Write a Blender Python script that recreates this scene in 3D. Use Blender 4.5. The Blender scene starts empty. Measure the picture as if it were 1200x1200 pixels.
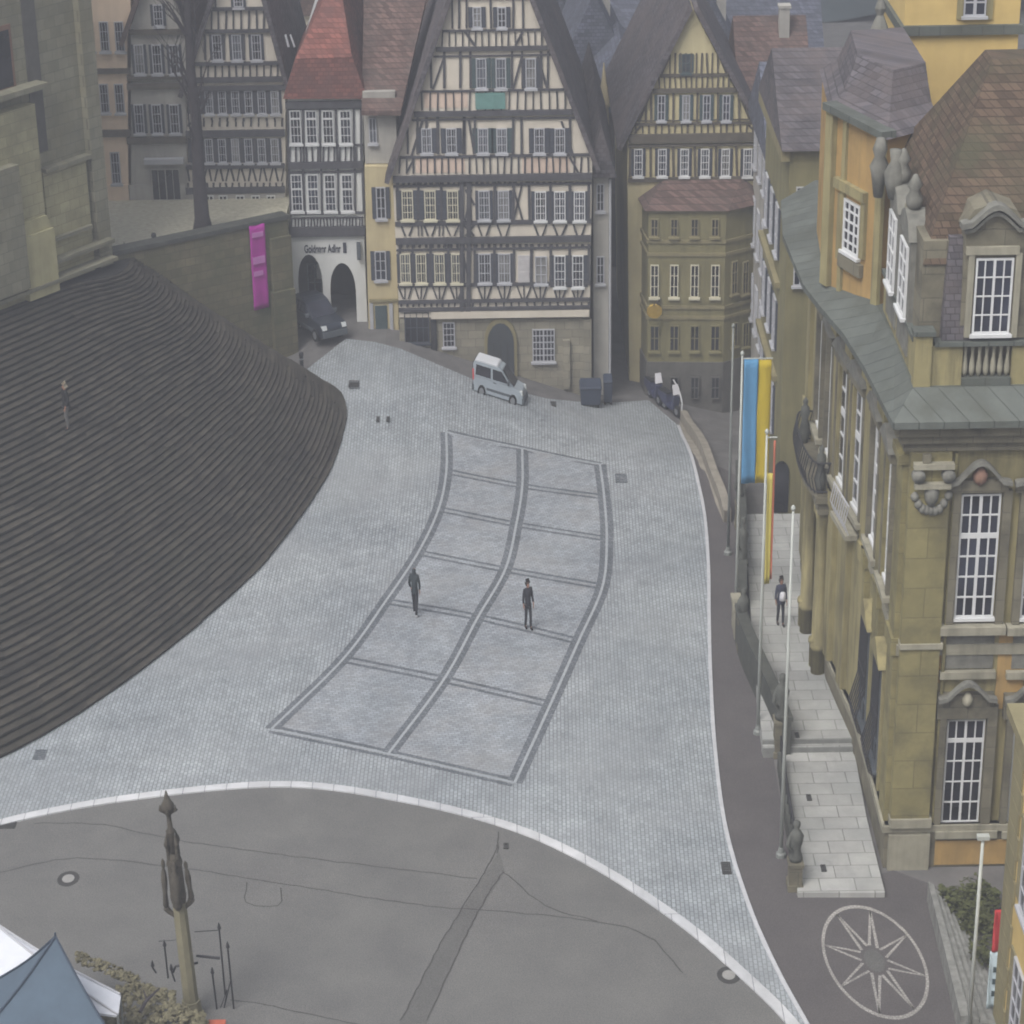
import bpy, bmesh, math, random
from mathutils import Vector, Matrix
from mathutils.geometry import delaunay_2d_cdt
random.seed(7)
S = bpy.context.scene
COL = S.collection

# ------------------------------------------------------------------ camera
CAM_H, FY, PITCH, ROLL = 36.7, 2900.0, math.radians(24.4), math.radians(-0.9)
_f = Vector((0, math.cos(PITCH), -math.sin(PITCH)))
_u0 = Vector((0, math.sin(PITCH), math.cos(PITCH)))
_r0 = Vector((1, 0, 0))
_r = _r0*math.cos(ROLL) + _u0*math.sin(ROLL)
_u = _u0*math.cos(ROLL) - _r0*math.sin(ROLL)
CPOS = Vector((0, 0, CAM_H))
def ray(px, py): return _f + _r*((px-600)/FY) - _u*((py-600)/FY)
def at_z(px, py, z):
    d = ray(px, py); return CPOS + d*((z-CAM_H)/d.z)
def at_y(px, py, y):
    d = ray(px, py); return CPOS + d*(y/d.y)
cam = bpy.data.cameras.new("camera"); camo = bpy.data.objects.new("camera", cam); COL.objects.link(camo)
camo.matrix_world = Matrix(((_r.x, _u.x, -_f.x, 0), (_r.y, _u.y, -_f.y, 0), (_r.z, _u.z, -_f.z, CAM_H), (0, 0, 0, 1)))
cam.sensor_fit = 'HORIZONTAL'; cam.sensor_width = 36; cam.lens = 36*FY/1200
cam.clip_start = 1; cam.clip_end = 3000
S.camera = camo

# ------------------------------------------------------------------ terrain
def interp(tab, x):
    if x <= tab[0][0]: return tab[0][1]
    for (a, va), (b, vb) in zip(tab, tab[1:]):
        if x <= b: return va + (vb-va)*(x-a)/(b-a)
    return tab[-1][1]
F94 = [(-14, 1.0), (-8.8, 1.2), (-6.5, 1.75), (-4.5, 1.83), (3.2, -.9), (5.4, -1.2), (8.8, -2.05), (12, -2.3)]
F98 = [(-14, 2.2), (-8.7, 2.1), (-4.5, 1.9), (3.2, -.9), (8.8, -2.3), (12, -2.4)]
def G(x, y):
    if y <= 84: return 0.0
    a = interp(F94, x); b = interp(F98, x)
    t = min(1, (y-84)/10.0); t = t*t*(3-2*t)
    if y <= 94: return a*t
    s = min(1, (y-94)/4.0)
    return a + (b-a)*s
def lift(y): t = min(1, max(0, (y-83)/5)); return .035*t*t*(3-2*t)
def P(px, py, dz=0.0):
    z = 0.0
    for _ in range(12):
        p = at_z(px, py, z+dz); z = .5*z + .5*G(p.x, p.y)
    p = at_z(px, py, G(p.x, p.y)+dz)
    return p

# ------------------------------------------------------------------ materials
def C(r, g, b):
    f = lambda v: (v/255/12.92) if v/255 <= .04045 else ((v/255+.055)/1.055)**2.4
    return (f(r), f(g), f(b))
def _nt(name):
    m = bpy.data.materials.new(name); m.use_nodes = True
    nt = m.node_tree; b = nt.nodes["Principled BSDF"]
    return m, nt, b
def _noise(nt, vec, scale, detail=5, rough=.6):
    n = nt.nodes.new("ShaderNodeTexNoise"); n.inputs["Scale"].default_value = scale
    n.inputs["Detail"].default_value = detail; n.inputs["Roughness"].default_value = rough
    nt.links.new(vec, n.inputs["Vector"]); return n.outputs["Fac"]
def _ramp(nt, fac, a, b, ca, cb):
    r = nt.nodes.new("ShaderNodeValToRGB"); r.color_ramp.elements[0].position = a; r.color_ramp.elements[1].position = b
    r.color_ramp.elements[0].color = (*ca, 1); r.color_ramp.elements[1].color = (*cb, 1)
    nt.links.new(fac, r.inputs[0]); return r.outputs[0]
def _mix(nt, fac, a, b, mode='MIX'):
    n = nt.nodes.new("ShaderNodeMix"); n.data_type = 'RGBA'; n.blend_type = mode
    for s, v in ((n.inputs[0], fac), (n.inputs[6], a), (n.inputs[7], b)):
        if hasattr(v, "is_output"): nt.links.new(v, s)
        elif isinstance(v, tuple): s.default_value = (*v, 1)
        else: s.default_value = v
    return n.outputs[2]
def _pos(nt): return nt.nodes.new("ShaderNodeNewGeometry").outputs["Position"]
def _map(nt, vec, sc=(1, 1, 1), rot=(0, 0, 0)):
    m = nt.nodes.new("ShaderNodeMapping"); m.inputs["Scale"].default_value = sc; m.inputs["Rotation"].default_value = rot
    nt.links.new(vec, m.inputs["Vector"]); return m.outputs[0]
def _wallvec(nt, pos):
    s = nt.nodes.new("ShaderNodeSeparateXYZ"); nt.links.new(pos, s.inputs[0])
    a = nt.nodes.new("ShaderNodeMath"); nt.links.new(s.outputs[0], a.inputs[0]); nt.links.new(s.outputs[1], a.inputs[1])
    c = nt.nodes.new("ShaderNodeCombineXYZ"); nt.links.new(a.outputs[0], c.inputs[0]); nt.links.new(s.outputs[2], c.inputs[1])
    return c.outputs[0]
def _bump(nt, b, h, dist, strength=.6):
    n = nt.nodes.new("ShaderNodeBump"); n.inputs["Distance"].default_value = dist; n.inputs["Strength"].default_value = strength
    nt.links.new(h, n.inputs["Height"]); nt.links.new(n.outputs[0], b.inputs["Normal"])
def sc3(c, k): return tuple(min(1, v*k) for v in c)
def mat(name, rgb, var=.18, scale=2.5, rough=.85, streak=.25, dirt=None, bump=.01, metal=0, spec=.3):
    m, nt, b = _nt(name); pos = _pos(nt)
    col = _ramp(nt, _noise(nt, pos, scale, 7), .3, .7, sc3(rgb, 1-var), sc3(rgb, 1+var))
    if streak:
        v = _map(nt, pos, (2.2, 2.2, .22)); f = _noise(nt, v, 1.3, 5)
        g = _ramp(nt, f, .45, .72, (0, 0, 0), (streak, streak, streak))
        col = _mix(nt, g, col, dirt or sc3(rgb, .45))
    nt.links.new(col, b.inputs["Base Color"]); b.inputs["Roughness"].default_value = rough
    b.inputs["Metallic"].default_value = metal; b.inputs["Specular IOR Level"].default_value = spec
    if bump: _bump(nt, b, _noise(nt, pos, scale*8, 4), bump)
    return m
def brickmat(name, rgb, mortar, bw, bh, ground=False, rot=0.0, var=.25, mort=.012, rough=.9, patch=None, bump=.01, patchscale=.25, patchamt=.5, squash=1.0):
    m, nt, b = _nt(name); pos = _pos(nt)
    v = _map(nt, pos, rot=(0, 0, rot)) if ground else _wallvec(nt, pos)
    t = nt.nodes.new("ShaderNodeTexBrick"); nt.links.new(v, t.inputs["Vector"])
    t.inputs["Scale"].default_value = 1; t.inputs["Brick Width"].default_value = bw; t.inputs["Row Height"].default_value = bh
    t.inputs["Mortar Size"].default_value = mort; t.inputs["Mortar Smooth"].default_value = .4; t.inputs["Bias"].default_value = 0
    t.inputs["Color1"].default_value = (*sc3(rgb, 1-var), 1); t.inputs["Color2"].default_value = (*sc3(rgb, 1+var), 1)
    t.inputs["Mortar"].default_value = (*mortar, 1)
    col = t.outputs["Color"]
    n = _noise(nt, pos, 1.1, 6)
    col = _mix(nt, .8, col, _ramp(nt, n, .3, .7, (.78, .78, .78), (1.15, 1.15, 1.15)), 'MULTIPLY')
    if patch:
        col = _mix(nt, _ramp(nt, _noise(nt, pos, patchscale, 6, .65), .45, .68, (0, 0, 0), (patchamt,)*3), col, patch)
    if ground:   # stains and worn patches with a shape of their own
        col = _mix(nt, .9, col, _ramp(nt, _noise(nt, pos, .16, 8, .62), .36, .64, (.86, .87, .88), (1.12, 1.11, 1.09)), 'MULTIPLY')
        col = _mix(nt, .8, col, _ramp(nt, _noise(nt, pos, 1.9, 7, .72), .60, .74, (1, 1, 1), (.74, .74, .75)), 'MULTIPLY')
        col = _mix(nt, .7, col, _ramp(nt, _noise(nt, _map(nt, pos, (1.6, .22, 1)), 1.0, 6, .7), .56, .72, (1, 1, 1), (.84, .84, .85)), 'MULTIPLY')
    nt.links.new(col, b.inputs["Base Color"]); b.inputs["Roughness"].default_value = rough
    b.inputs["Specular IOR Level"].default_value = .3
    if bump: _bump(nt, b, t.outputs["Fac"], -bump)
    return m

M = {}
M['ground'] = mat("street_paving", C(100, 99, 99), .2, 1.2, streak=0)
def asphaltmat(name, rgb):
    m, nt, b = _nt(name); pos = _pos(nt)
    col = _ramp(nt, _noise(nt, pos, 30, 3), .3, .7, sc3(rgb, .68), sc3(rgb, 1.34))
    col = _mix(nt, .9, col, _ramp(nt, _noise(nt, pos, .9, 8, .75), .64, .72, (1, 1, 1), (.8, .8, .81)), 'MULTIPLY')
    col = _mix(nt, .9, col, _ramp(nt, _noise(nt, pos, .55, 7, .65), .3, .7, (.84, .84, .85), (1.12, 1.12, 1.1)), 'MULTIPLY')
    col = _mix(nt, .9, col, _ramp(nt, _noise(nt, pos, 2.6, 6, .7), .62, .74, (1, 1, 1), (.86, .86, .87)), 'MULTIPLY')
    nt.links.new(col, b.inputs["Base Color"]); b.inputs["Roughness"].default_value = .88; b.inputs["Specular IOR Level"].default_value = .3
    _bump(nt, b, _noise(nt, pos, 40, 2), .004)
    return m
M['asphalt'] = asphaltmat("asphalt_old", C(101, 101, 100))
M['asphalt2'] = asphaltmat("asphalt_dark", C(84, 81, 82))
M['patch'] = asphaltmat("asphalt_patch", C(91, 91, 90))
M['seam'] = mat("bitumen_seam", C(62, 62, 61), .3, 6, streak=0)
M['plaza'] = brickmat("granite_setts", C(150, 156, 160), C(110, 116, 121), .21, .115, True, math.radians(91), .13, .016, patch=C(134, 138, 142), patchamt=.6, patchscale=.22)
M['plaza2'] = brickmat("granite_setts_panel", C(144, 150, 156), C(110, 117, 123), .19, .12, True, math.radians(-8), .15, .011, patch=C(144, 143, 141), patchamt=.4, patchscale=.5)
M['banddark'] = brickmat("dark_sett_band", C(108, 113, 119), C(84, 89, 95), .14, .11, True, .3, .2, .014)
M['bandlight'] = mat("pale_sett_line", C(150, 156, 160), .12, 9, streak=0)
M['kerb'] = brickmat("pale_kerb_stone", C(186, 188, 192), C(140, 142, 146), .62, 5.0, True, 0, .08, .015)
M['kerb2'] = mat("thin_kerb_stone", C(178, 180, 184), .1, 4, streak=0)
M['slabs'] = brickmat("terrace_slabs", C(158, 159, 157), C(118, 119, 117), .95, .62, True, 0, .1, .018, patch=C(140, 144, 142), patchamt=.45, patchscale=.6)
M['riser'] = mat("terrace_riser", C(120, 122, 120), .2, 3)  # darker than the slabs: shade on the risers put into the colour
M['stairs'] = mat("stair_stone_with_riser_shade", C(34, 34, 34), .4, 1.6, .9, 0, bump=.02)  # riser shade put into the colour, darker than the treads; landing shares it
def blockmat(name, rgb):
    m, nt, b = _nt(name); pos = _pos(nt); gm = nt.nodes.new("ShaderNodeNewGeometry")
    col = _ramp(nt, _noise(nt, pos, 1.5, 7, .65), .3, .72, sc3(rgb, .62), sc3(rgb, 1.38))
    col = _mix(nt, .9, col, _ramp(nt, gm.outputs["Random Per Island"], 0, 1, (.74, .73, .72), (1.26, 1.24, 1.18)), 'MULTIPLY')
    col = _mix(nt, _ramp(nt, _noise(nt, pos, .45, 6, .7), .5, .7, (0, 0, 0), (.5, .5, .5)), col, C(54, 54, 44))
    nt.links.new(col, b.inputs["Base Color"]); b.inputs["Roughness"].default_value = .92; b.inputs["Specular IOR Level"].default_value = .25
    _bump(nt, b, _noise(nt, pos, 14, 4), .015); return m
M['nosing'] = blockmat("stair_nosing_stone", C(58, 55, 50))
M['churchstone'] = brickmat("church_sandstone", C(168, 163, 130), C(132, 127, 104), .7, .4, False, 0, .12, .012, patch=C(120, 118, 98), patchamt=.7, patchscale=.5)
M['churchdark'] = brickmat("church_stone_weathered", C(138, 136, 118), C(108, 106, 94), .7, .4, False, 0, .12, .012, patch=C(122, 116, 92), patchamt=.6, patchscale=.4)
M['churchpale'] = mat("church_stone_pale", C(182, 176, 138), .12, 1.5)
M['mosswall'] = brickmat("mossy_retaining_wall", C(112, 106, 84), C(86, 84, 68), .6, .34, False, 0, .16, .014, patch=C(80, 84, 62), patchamt=.8, patchscale=.5)
M['gravel'] = mat("terrace_gravel", C(165, 162, 145), .2, 5, streak=0)
M['timber'] = mat("dark_timber", C(72, 72, 77), .25, 3, .8, .2)
M['timberbrown'] = mat("brown_timber", C(88, 83, 74), .25, 3, .8, .2)
M['plaster'] = mat("pale_infill_plaster", C(200, 193, 181), .08, .8, .9, .25, C(172, 162, 144))
M['plasterpink'] = mat("pinkish_infill_plaster", C(202, 182, 168), .1, .9, .9, .2)
M['plasteryellow'] = mat("yellowish_infill_plaster", C(188, 178, 142), .12, .7, .9, .25)
M['plasterwhite'] = mat("white_plaster", C(204, 206, 205), .06, .8, .9, .12, C(170, 170, 168))
M['plastercream'] = mat("cream_plaster", C(182, 170, 136), .1, .8, .9, .2)
M['plastergrey'] = mat("grey_plaster", C(164, 162, 156), .15, .8, .9, .3)
M['salmon'] = mat("salmon_plaster", C(226, 204, 180), .1, .7, .9, .2)
M['bayplaster'] = mat("ochre_grey_plaster", C(122, 117, 86), .15, .6, .9, .45, C(86, 84, 64))
M['bayband'] = mat("ochre_moulding", C(130, 123, 94), .12, 1, .9, .3)
M['basestone'] = brickmat("ground_floor_stone", C(136, 132, 118), C(108, 105, 96), .6, .35, False, 0, .14, .012, patch=C(112, 110, 104), patchamt=.6, patchscale=.6)
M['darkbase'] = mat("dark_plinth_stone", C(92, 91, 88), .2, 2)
M['alleywall'] = mat("dark_alley_plaster", C(70, 68, 68), .2, 1)  # dark grey plaster of the alley end house and the arcade passage
M['winwhite'] = mat("white_window_paint", C(198, 200, 202), .05, 3, .5, 0, bump=0)
M['wingrey'] = mat("grey_window_paint", C(168, 170, 176), .06, 3, .5, 0, bump=0)
M['wincream'] = mat("cream_window_paint", C(194, 190, 170), .06, 3, .5, 0, bump=0)
def glassmat(name, rgb, rough=.18):
    m, nt, b = _nt(name); pos = _pos(nt)
    col = _ramp(nt, _noise(nt, pos, .9, 3), .35, .65, sc3(rgb, .5), sc3(rgb, 1.6))
    nt.links.new(col, b.inputs["Base Color"]); b.inputs["Roughness"].default_value = rough; b.inputs["Specular IOR Level"].default_value = .5
    _bump(nt, b, _noise(nt, pos, 1.3, 2), .01, .3)
    return m
M['glass'] = glassmat("window_glass", C(44, 47, 60))
M['curtain'] = glassmat("curtained_window_glass", C(112, 112, 112))
M['glassmid'] = glassmat("dull_window_glass", C(72, 76, 84))
WR = random.Random(11)
M['glassdark'] = glassmat("dark_window_glass", C(36, 36, 44))
M['shutter'] = mat("grey_shutter", C(66, 70, 80), .12, 4, .7, .15)
M['shuttergreen'] = mat("grey_green_shutter", C(68, 82, 86), .12, 4, .7, .15)
M['shutterpale'] = mat("pale_shutter", C(180, 178, 180), .08, 4, .7, .1)
M['teal'] = mat("teal_panel", C(98, 136, 132), .12, 3, .7, .1)
def tilemat(name, a, b_): return brickmat(name, a, sc3(a, .5), .22, .17, False, 0, .34, .014, patch=b_, patchamt=.75, patchscale=.6, bump=.02)
M['tilered'] = tilemat("red_roof_tiles", C(128, 82, 74), C(104, 78, 75))
M['tilebrown'] = tilemat("brown_roof_tiles", C(100, 82, 77), C(84, 76, 73))
M['tiledark'] = tilemat("dark_roof_tiles", C(86, 83, 88), C(98, 90, 90))
M['tilegreenbrown'] = tilemat("mossy_brown_roof_tiles", C(84, 70, 58), C(68, 68, 52))
M['slate'] = tilemat("blue_grey_slates", C(92, 96, 110), C(76, 80, 90))
M['copper'] = brickmat("weathered_lead_sheet", C(90, 95, 91), C(66, 70, 67), .62, 40.0, False, 0, .1, .02, rough=.65, patch=C(72, 75, 68), patchamt=.8, patchscale=.9, bump=.02)
M['sand'] = mat("town_hall_sandstone", C(140, 132, 96), .2, .9, .9, .75, C(72, 69, 58))
M['sanddark'] = brickmat("town_hall_dark_ashlar", C(112, 108, 93), C(90, 87, 77), 1.0, .62, False, 0, .1, .014, patch=C(70, 68, 60), patchamt=.8, patchscale=.9)
M['sandpale'] = mat("town_hall_pale_sandstone", C(144, 141, 126), .16, 1.5, .9, .5, C(86, 84, 74))
M['sandolive'] = brickmat("town_hall_olive_ashlar", C(130, 123, 86), C(108, 102, 74), 1.3, .85, False, 0, .09, .014, patch=C(84, 80, 62), patchamt=.75, patchscale=.8)
M['ochre'] = mat("ochre_plaster", C(160, 132, 84), .22, .9, .9, .55, C(124, 108, 76))
M['ochrepale'] = mat("pale_ochre_plaster", C(192, 168, 110), .1, .8, .9, .12)
M['carving'] = mat("grey_carved_stone", C(112, 112, 106), .28, 3, .9, .4)
M['redstone'] = mat("reddish_carved_stone", C(126, 98, 84), .18, 3)
M['iron'] = mat("dark_iron", C(58, 58, 62), .2, 6, .6, 0, bump=0, metal=.3)
M['statue'] = mat("dark_weathered_stone", C(84, 86, 82), .25, 4)
M['parapet'] = mat("dark_parapet_stone", C(72, 74, 70), .25, 2.2)
M['mono'] = mat("pillory_sandstone", C(122, 118, 98), .16, 2.5, .9, .3)
M['monodark'] = mat("blackened_pinnacle_stone", C(74, 70, 63), .35, 5)
M['pole'] = mat("pale_painted_pole", C(168, 172, 168), .06, 3, .45, 0, bump=0)
M['poledark'] = mat("grey_metal_pole", C(120, 124, 122), .06, 3, .45, 0, bump=0)
M['flagblue'] = mat("blue_flag_cloth", C(84, 136, 176), .05, 2, .85, 0)
M['flagyellow'] = mat("yellow_flag_cloth", C(178, 158, 44), .05, 2, .85, 0)
M['flagyellow2'] = mat("soft_yellow_flag_cloth", C(176, 164, 84), .05, 2, .85, 0)
M['flagred'] = mat("orange_red_flag_cloth", C(168, 98, 76), .06, 2, .85, 0)
M['magenta'] = mat("magenta_banner_cloth", C(170, 44, 154), .08, 2, .8, 0)
M['bannerpale'] = mat("lilac_banner_print", C(190, 120, 186), .06, 3, .8, 0)
M['bannerred'] = mat("red_banner_cloth", C(190, 62, 66), .06, 2, .8, 0)
M['bannerwhite'] = mat("pale_blue_banner_cloth", C(190, 206, 214), .05, 2, .8, 0)
M['vansilver'] = mat("silver_blue_van_paint", C(148, 158, 166), .03, 2, .35, 0, bump=0, spec=.5)
M['vanroof'] = mat("pale_van_roof", C(200, 204, 210), .03, 2, .4, 0, bump=0)
M['carnavy'] = mat("dark_navy_car_paint", C(40, 46, 58), .04, 2, .3, 0, bump=0, spec=.5)
M['bumper'] = mat("grey_bumper_plastic", C(82, 88, 94), .05, 5, .7, 0, bump=0)
M['tyre'] = mat("tyre_rubber", C(34, 34, 36), .1, 6, .9, 0)
M['rim'] = mat("wheel_rim", C(130, 134, 138), .05, 6, .4, 0, bump=0, metal=.4)
M['lamp'] = mat("headlamp_lens", C(205, 210, 212), .03, 5, .2, 0, bump=0)
M['bin'] = mat("dark_blue_bin_plastic", C(52, 60, 76), .08, 4, .6, .1)
M['tent'] = mat("slate_blue_canvas", C(76, 90, 104), .12, 1.4, .85, .12, bump=.004)
M['tentdark'] = mat("slate_blue_canvas_trim", C(58, 68, 82), .08, 3, .85, 0)
M['tentwhite'] = mat("pale_canvas", C(196, 200, 208), .05, 1.4, .85, .1, C(160, 164, 176))
M['moss'] = mat("mossy_fountain_stone", C(108, 104, 84), .5, 5, .95, .3, C(84, 80, 58), bump=.04)
M['leaf'] = mat("dry_ivy_leaves", C(96, 94, 52), .4, 6, .9, 0)
M['grass'] = mat("green_bank_plants", C(72, 76, 46), .4, 5, .9, 0)
M['bark'] = mat("dark_tree_bark", C(58, 54, 58), .25, 4, .95, 0)
M['skin'] = mat("skin", C(150, 112, 94), .04, 6, .6, 0, bump=0)
M['coat1'] = mat("dark_green_coat", C(50, 58, 62), .12, 6, .85, 0)
M['coat2'] = mat("charcoal_coat", C(48, 49, 56), .12, 6, .85, 0)
M['coat3'] = mat("dark_blue_jacket", C(54, 58, 76), .12, 6, .85, 0)
M['coat4'] = mat("black_jacket", C(20, 20, 22), .12, 6, .85, 0)
M['trousdark'] = mat("dark_trousers", C(46, 48, 54), .1, 6, .85, 0)
M['trousgrey'] = mat("grey_trousers", C(92, 92, 91), .1, 6, .85, 0)
M['shoepale'] = mat("pale_shoes", C(168, 170, 172), .06, 6, .7, 0)
M['shoedark'] = mat("dark_shoes", C(40, 38, 38), .06, 6, .7, 0)
M['hairdark'] = mat("dark_hair", C(40, 36, 34), .15, 12, .7, 0)
M['hairfair'] = mat("fair_hair", C(150, 142, 124), .12, 12, .7, 0)
M['bagwhite'] = mat("white_bag_cloth", C(206, 206, 212), .05, 4, .8, 0)
M['eye'] = mat("eye", C(30, 28, 28), .05, 6, .3, 0, bump=0)
M['gold'] = mat("gilt_metal", C(176, 148, 70), .15, 6, .4, 0, bump=0, metal=.5)
M['letters'] = mat("dark_sign_letters", C(58, 60, 72), .05, 4, .7, 0, bump=0)
M['terracotta'] = mat("terracotta", C(170, 92, 72), .12, 4, .9, .2)
M['cast'] = mat("cast_iron_cover", C(62, 62, 62), .2, 8, .8, 0)
M['castpale'] = mat("concrete_cover_centre", C(140, 140, 138), .1, 8, .9, 0)
M['rose'] = brickmat("pale_mosaic_setts", C(154, 152, 148), C(128, 126, 124), .1, .1, True, .2, .14, .014)
M['stepstone'] = mat("grey_step_stone", C(126, 127, 124), .28, 4, .9, .4)
M['ramp'] = mat("beige_ramp_stone", C(140, 135, 125), .2, 2, .9, .3)
M['hill'] = mat("wooded_hillside", C(58, 66, 70), .3, .12, .95, 0, bump=0)
M['scooter'] = mat("dark_blue_scooter_paint", C(54, 58, 84), .05, 3, .4, 0, bump=0)
M['railwhite'] = mat("white_tube_rail", C(200, 202, 206), .04, 4, .4, 0, bump=0)
M['linen'] = mat("white_parasol_cloth", C(190, 190, 192), .06, 2, .85, .1)

# ------------------------------------------------------------------ builders
def tag(o, label=None, cat=None, group=None, kind=None):
    if label: o["label"] = label
    if cat: o["category"] = cat
    if group: o["group"] = group
    if kind: o["kind"] = kind
    return o
def thing(name, label, cat, loc=(0, 0, 0), group=None):
    o = bpy.data.objects.new(name, None); COL.objects.link(o); o.location = loc; o.empty_display_size = .3
    return tag(o, label, cat, group)
def rootloc(o):
    v = Vector((0, 0, 0))
    while o is not None: v = v + Vector(o.location); o = o.parent
    return v
class MB:
    def __init__(s): s.v = []; s.f = []
    def add(s, vs, fs):
        b = len(s.v); s.v += [Vector(v) for v in vs]; s.f += [tuple(b+i for i in f) for f in fs]; return s
    def box(s, x0, x1, y0, y1, z0, z1):
        return s.add([(x, y, z) for z in (z0, z1) for x, y in ((x0, y0), (x1, y0), (x1, y1), (x0, y1))],
                     [(3, 2, 1, 0), (4, 5, 6, 7), (0, 1, 5, 4), (1, 2, 6, 5), (2, 3, 7, 6), (3, 0, 4, 7)])
    def hexa(s, a, b):   # two rings of equal length -> closed prism
        n = len(a)
        return s.add(list(a)+list(b), [tuple(range(n-1, -1, -1)), tuple(range(n, 2*n))] + [(i, (i+1) % n, n+(i+1) % n, n+i) for i in range(n)])
    def prism(s, pts, d): d = Vector(d); return s.hexa([Vector(p) for p in pts], [Vector(p)+d for p in pts])
    def tube(s, pts, r, seg=8, cap=True):
        pts = [Vector(p) for p in pts]; rs = r if isinstance(r, (list, tuple)) else [r]*len(pts)
        rings = []
        for i, p in enumerate(pts):
            t = (pts[min(i+1, len(pts)-1)]-pts[max(i-1, 0)]).normalized()
            a = t.cross(Vector((0, 0, 1)) if abs(t.z) < .9 else Vector((1, 0, 0))).normalized(); b = t.cross(a)
            rings.append([p+(a*math.cos(2*math.pi*k/seg)+b*math.sin(2*math.pi*k/seg))*rs[i] for k in range(seg)])
        base = len(s.v)
        for rg in rings: s.v += rg
        for i in range(len(pts)-1):
            for k in range(seg):
                a = base+i*seg+k; b = base+i*seg+(k+1) % seg
                s.f.append((a, b, b+seg, a+seg))
        if cap:
            s.f.append(tuple(base+k for k in range(seg-1, -1, -1))); s.f.append(tuple(base+(len(pts)-1)*seg+k for k in range(seg)))
        return s
    def lathe(s, prof, c, seg=14, sx=1, sy=1, rot=0):
        c = Vector(c); base = len(s.v)
        for r, z in prof:
            for k in range(seg):
                a = 2*math.pi*k/seg+rot; s.v.append(c+Vector((r*sx*math.cos(a), r*sy*math.sin(a), z)))
        for i in range(len(prof)-1):
            for k in range(seg):
                a = base+i*seg+k; b = base+i*seg+(k+1) % seg; s.f.append((a, b, b+seg, a+seg))
        s.f.append(tuple(base+k for k in range(seg-1, -1, -1))); s.f.append(tuple(base+(len(prof)-1)*seg+k for k in range(seg)))
        return s
    def split(s, name, m, parent=None, smooth=False):
        # every piece that does not touch the others becomes a part of its own
        par = list(range(len(s.v)))
        def fd(i):
            while par[i] != i: par[i] = par[par[i]]; i = par[i]
            return i
        for f in s.f:
            for i in f[1:]: par[fd(i)] = fd(f[0])
        gr = {}
        for f in s.f: gr.setdefault(fd(f[0]), []).append(f)
        bb = {}
        for k, fs in gr.items():
            vs = [s.v[i] for f in fs for i in f]
            bb[k] = ([min(v[a] for v in vs)-.03 for a in range(3)], [max(v[a] for v in vs)+.03 for a in range(3)])
        ks = list(gr); lab = {k: k for k in ks}
        def f2(k):
            while lab[k] != k: k = lab[k]
            return k
        for i, a in enumerate(ks):
            for b in ks[i+1:]:
                if all(bb[a][0][q] <= bb[b][1][q] and bb[b][0][q] <= bb[a][1][q] for q in range(3)): lab[f2(b)] = f2(a)
        out = {}
        for k in ks: out.setdefault(f2(k), []).extend(gr[k])
        for fs in out.values():
            mb = MB(); mp_ = {}
            for f in fs:
                for i in f:
                    if i not in mp_: mp_[i] = len(mb.v); mb.v.append(s.v[i])
                mb.f.append(tuple(mp_[i] for i in f))
            o = mb.build(name, m, parent, smooth)
        return o
    def build(s, name, m, parent=None, smooth=False, bevel=0):
        if not s.v: return None
        off = rootloc(parent) if parent else Vector((0, 0, 0))
        me = bpy.data.meshes.new(name)
        me.from_pydata([v-off for v in s.v], [], s.f)
        bm = bmesh.new(); bm.from_mesh(me); bmesh.ops.recalc_face_normals(bm, faces=bm.faces)
        if bevel: bmesh.ops.bevel(bm, geom=bm.edges[:], offset=bevel, segments=2, affect='EDGES', clamp_overlap=True)
        bm.to_mesh(me); bm.free()
        me.materials.append(M[m] if isinstance(m, str) else m)
        if smooth:
            for p in me.polygons: p.use_smooth = True
        o = bpy.data.objects.new(name, me); COL.objects.link(o); o.parent = parent
        return o
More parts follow.
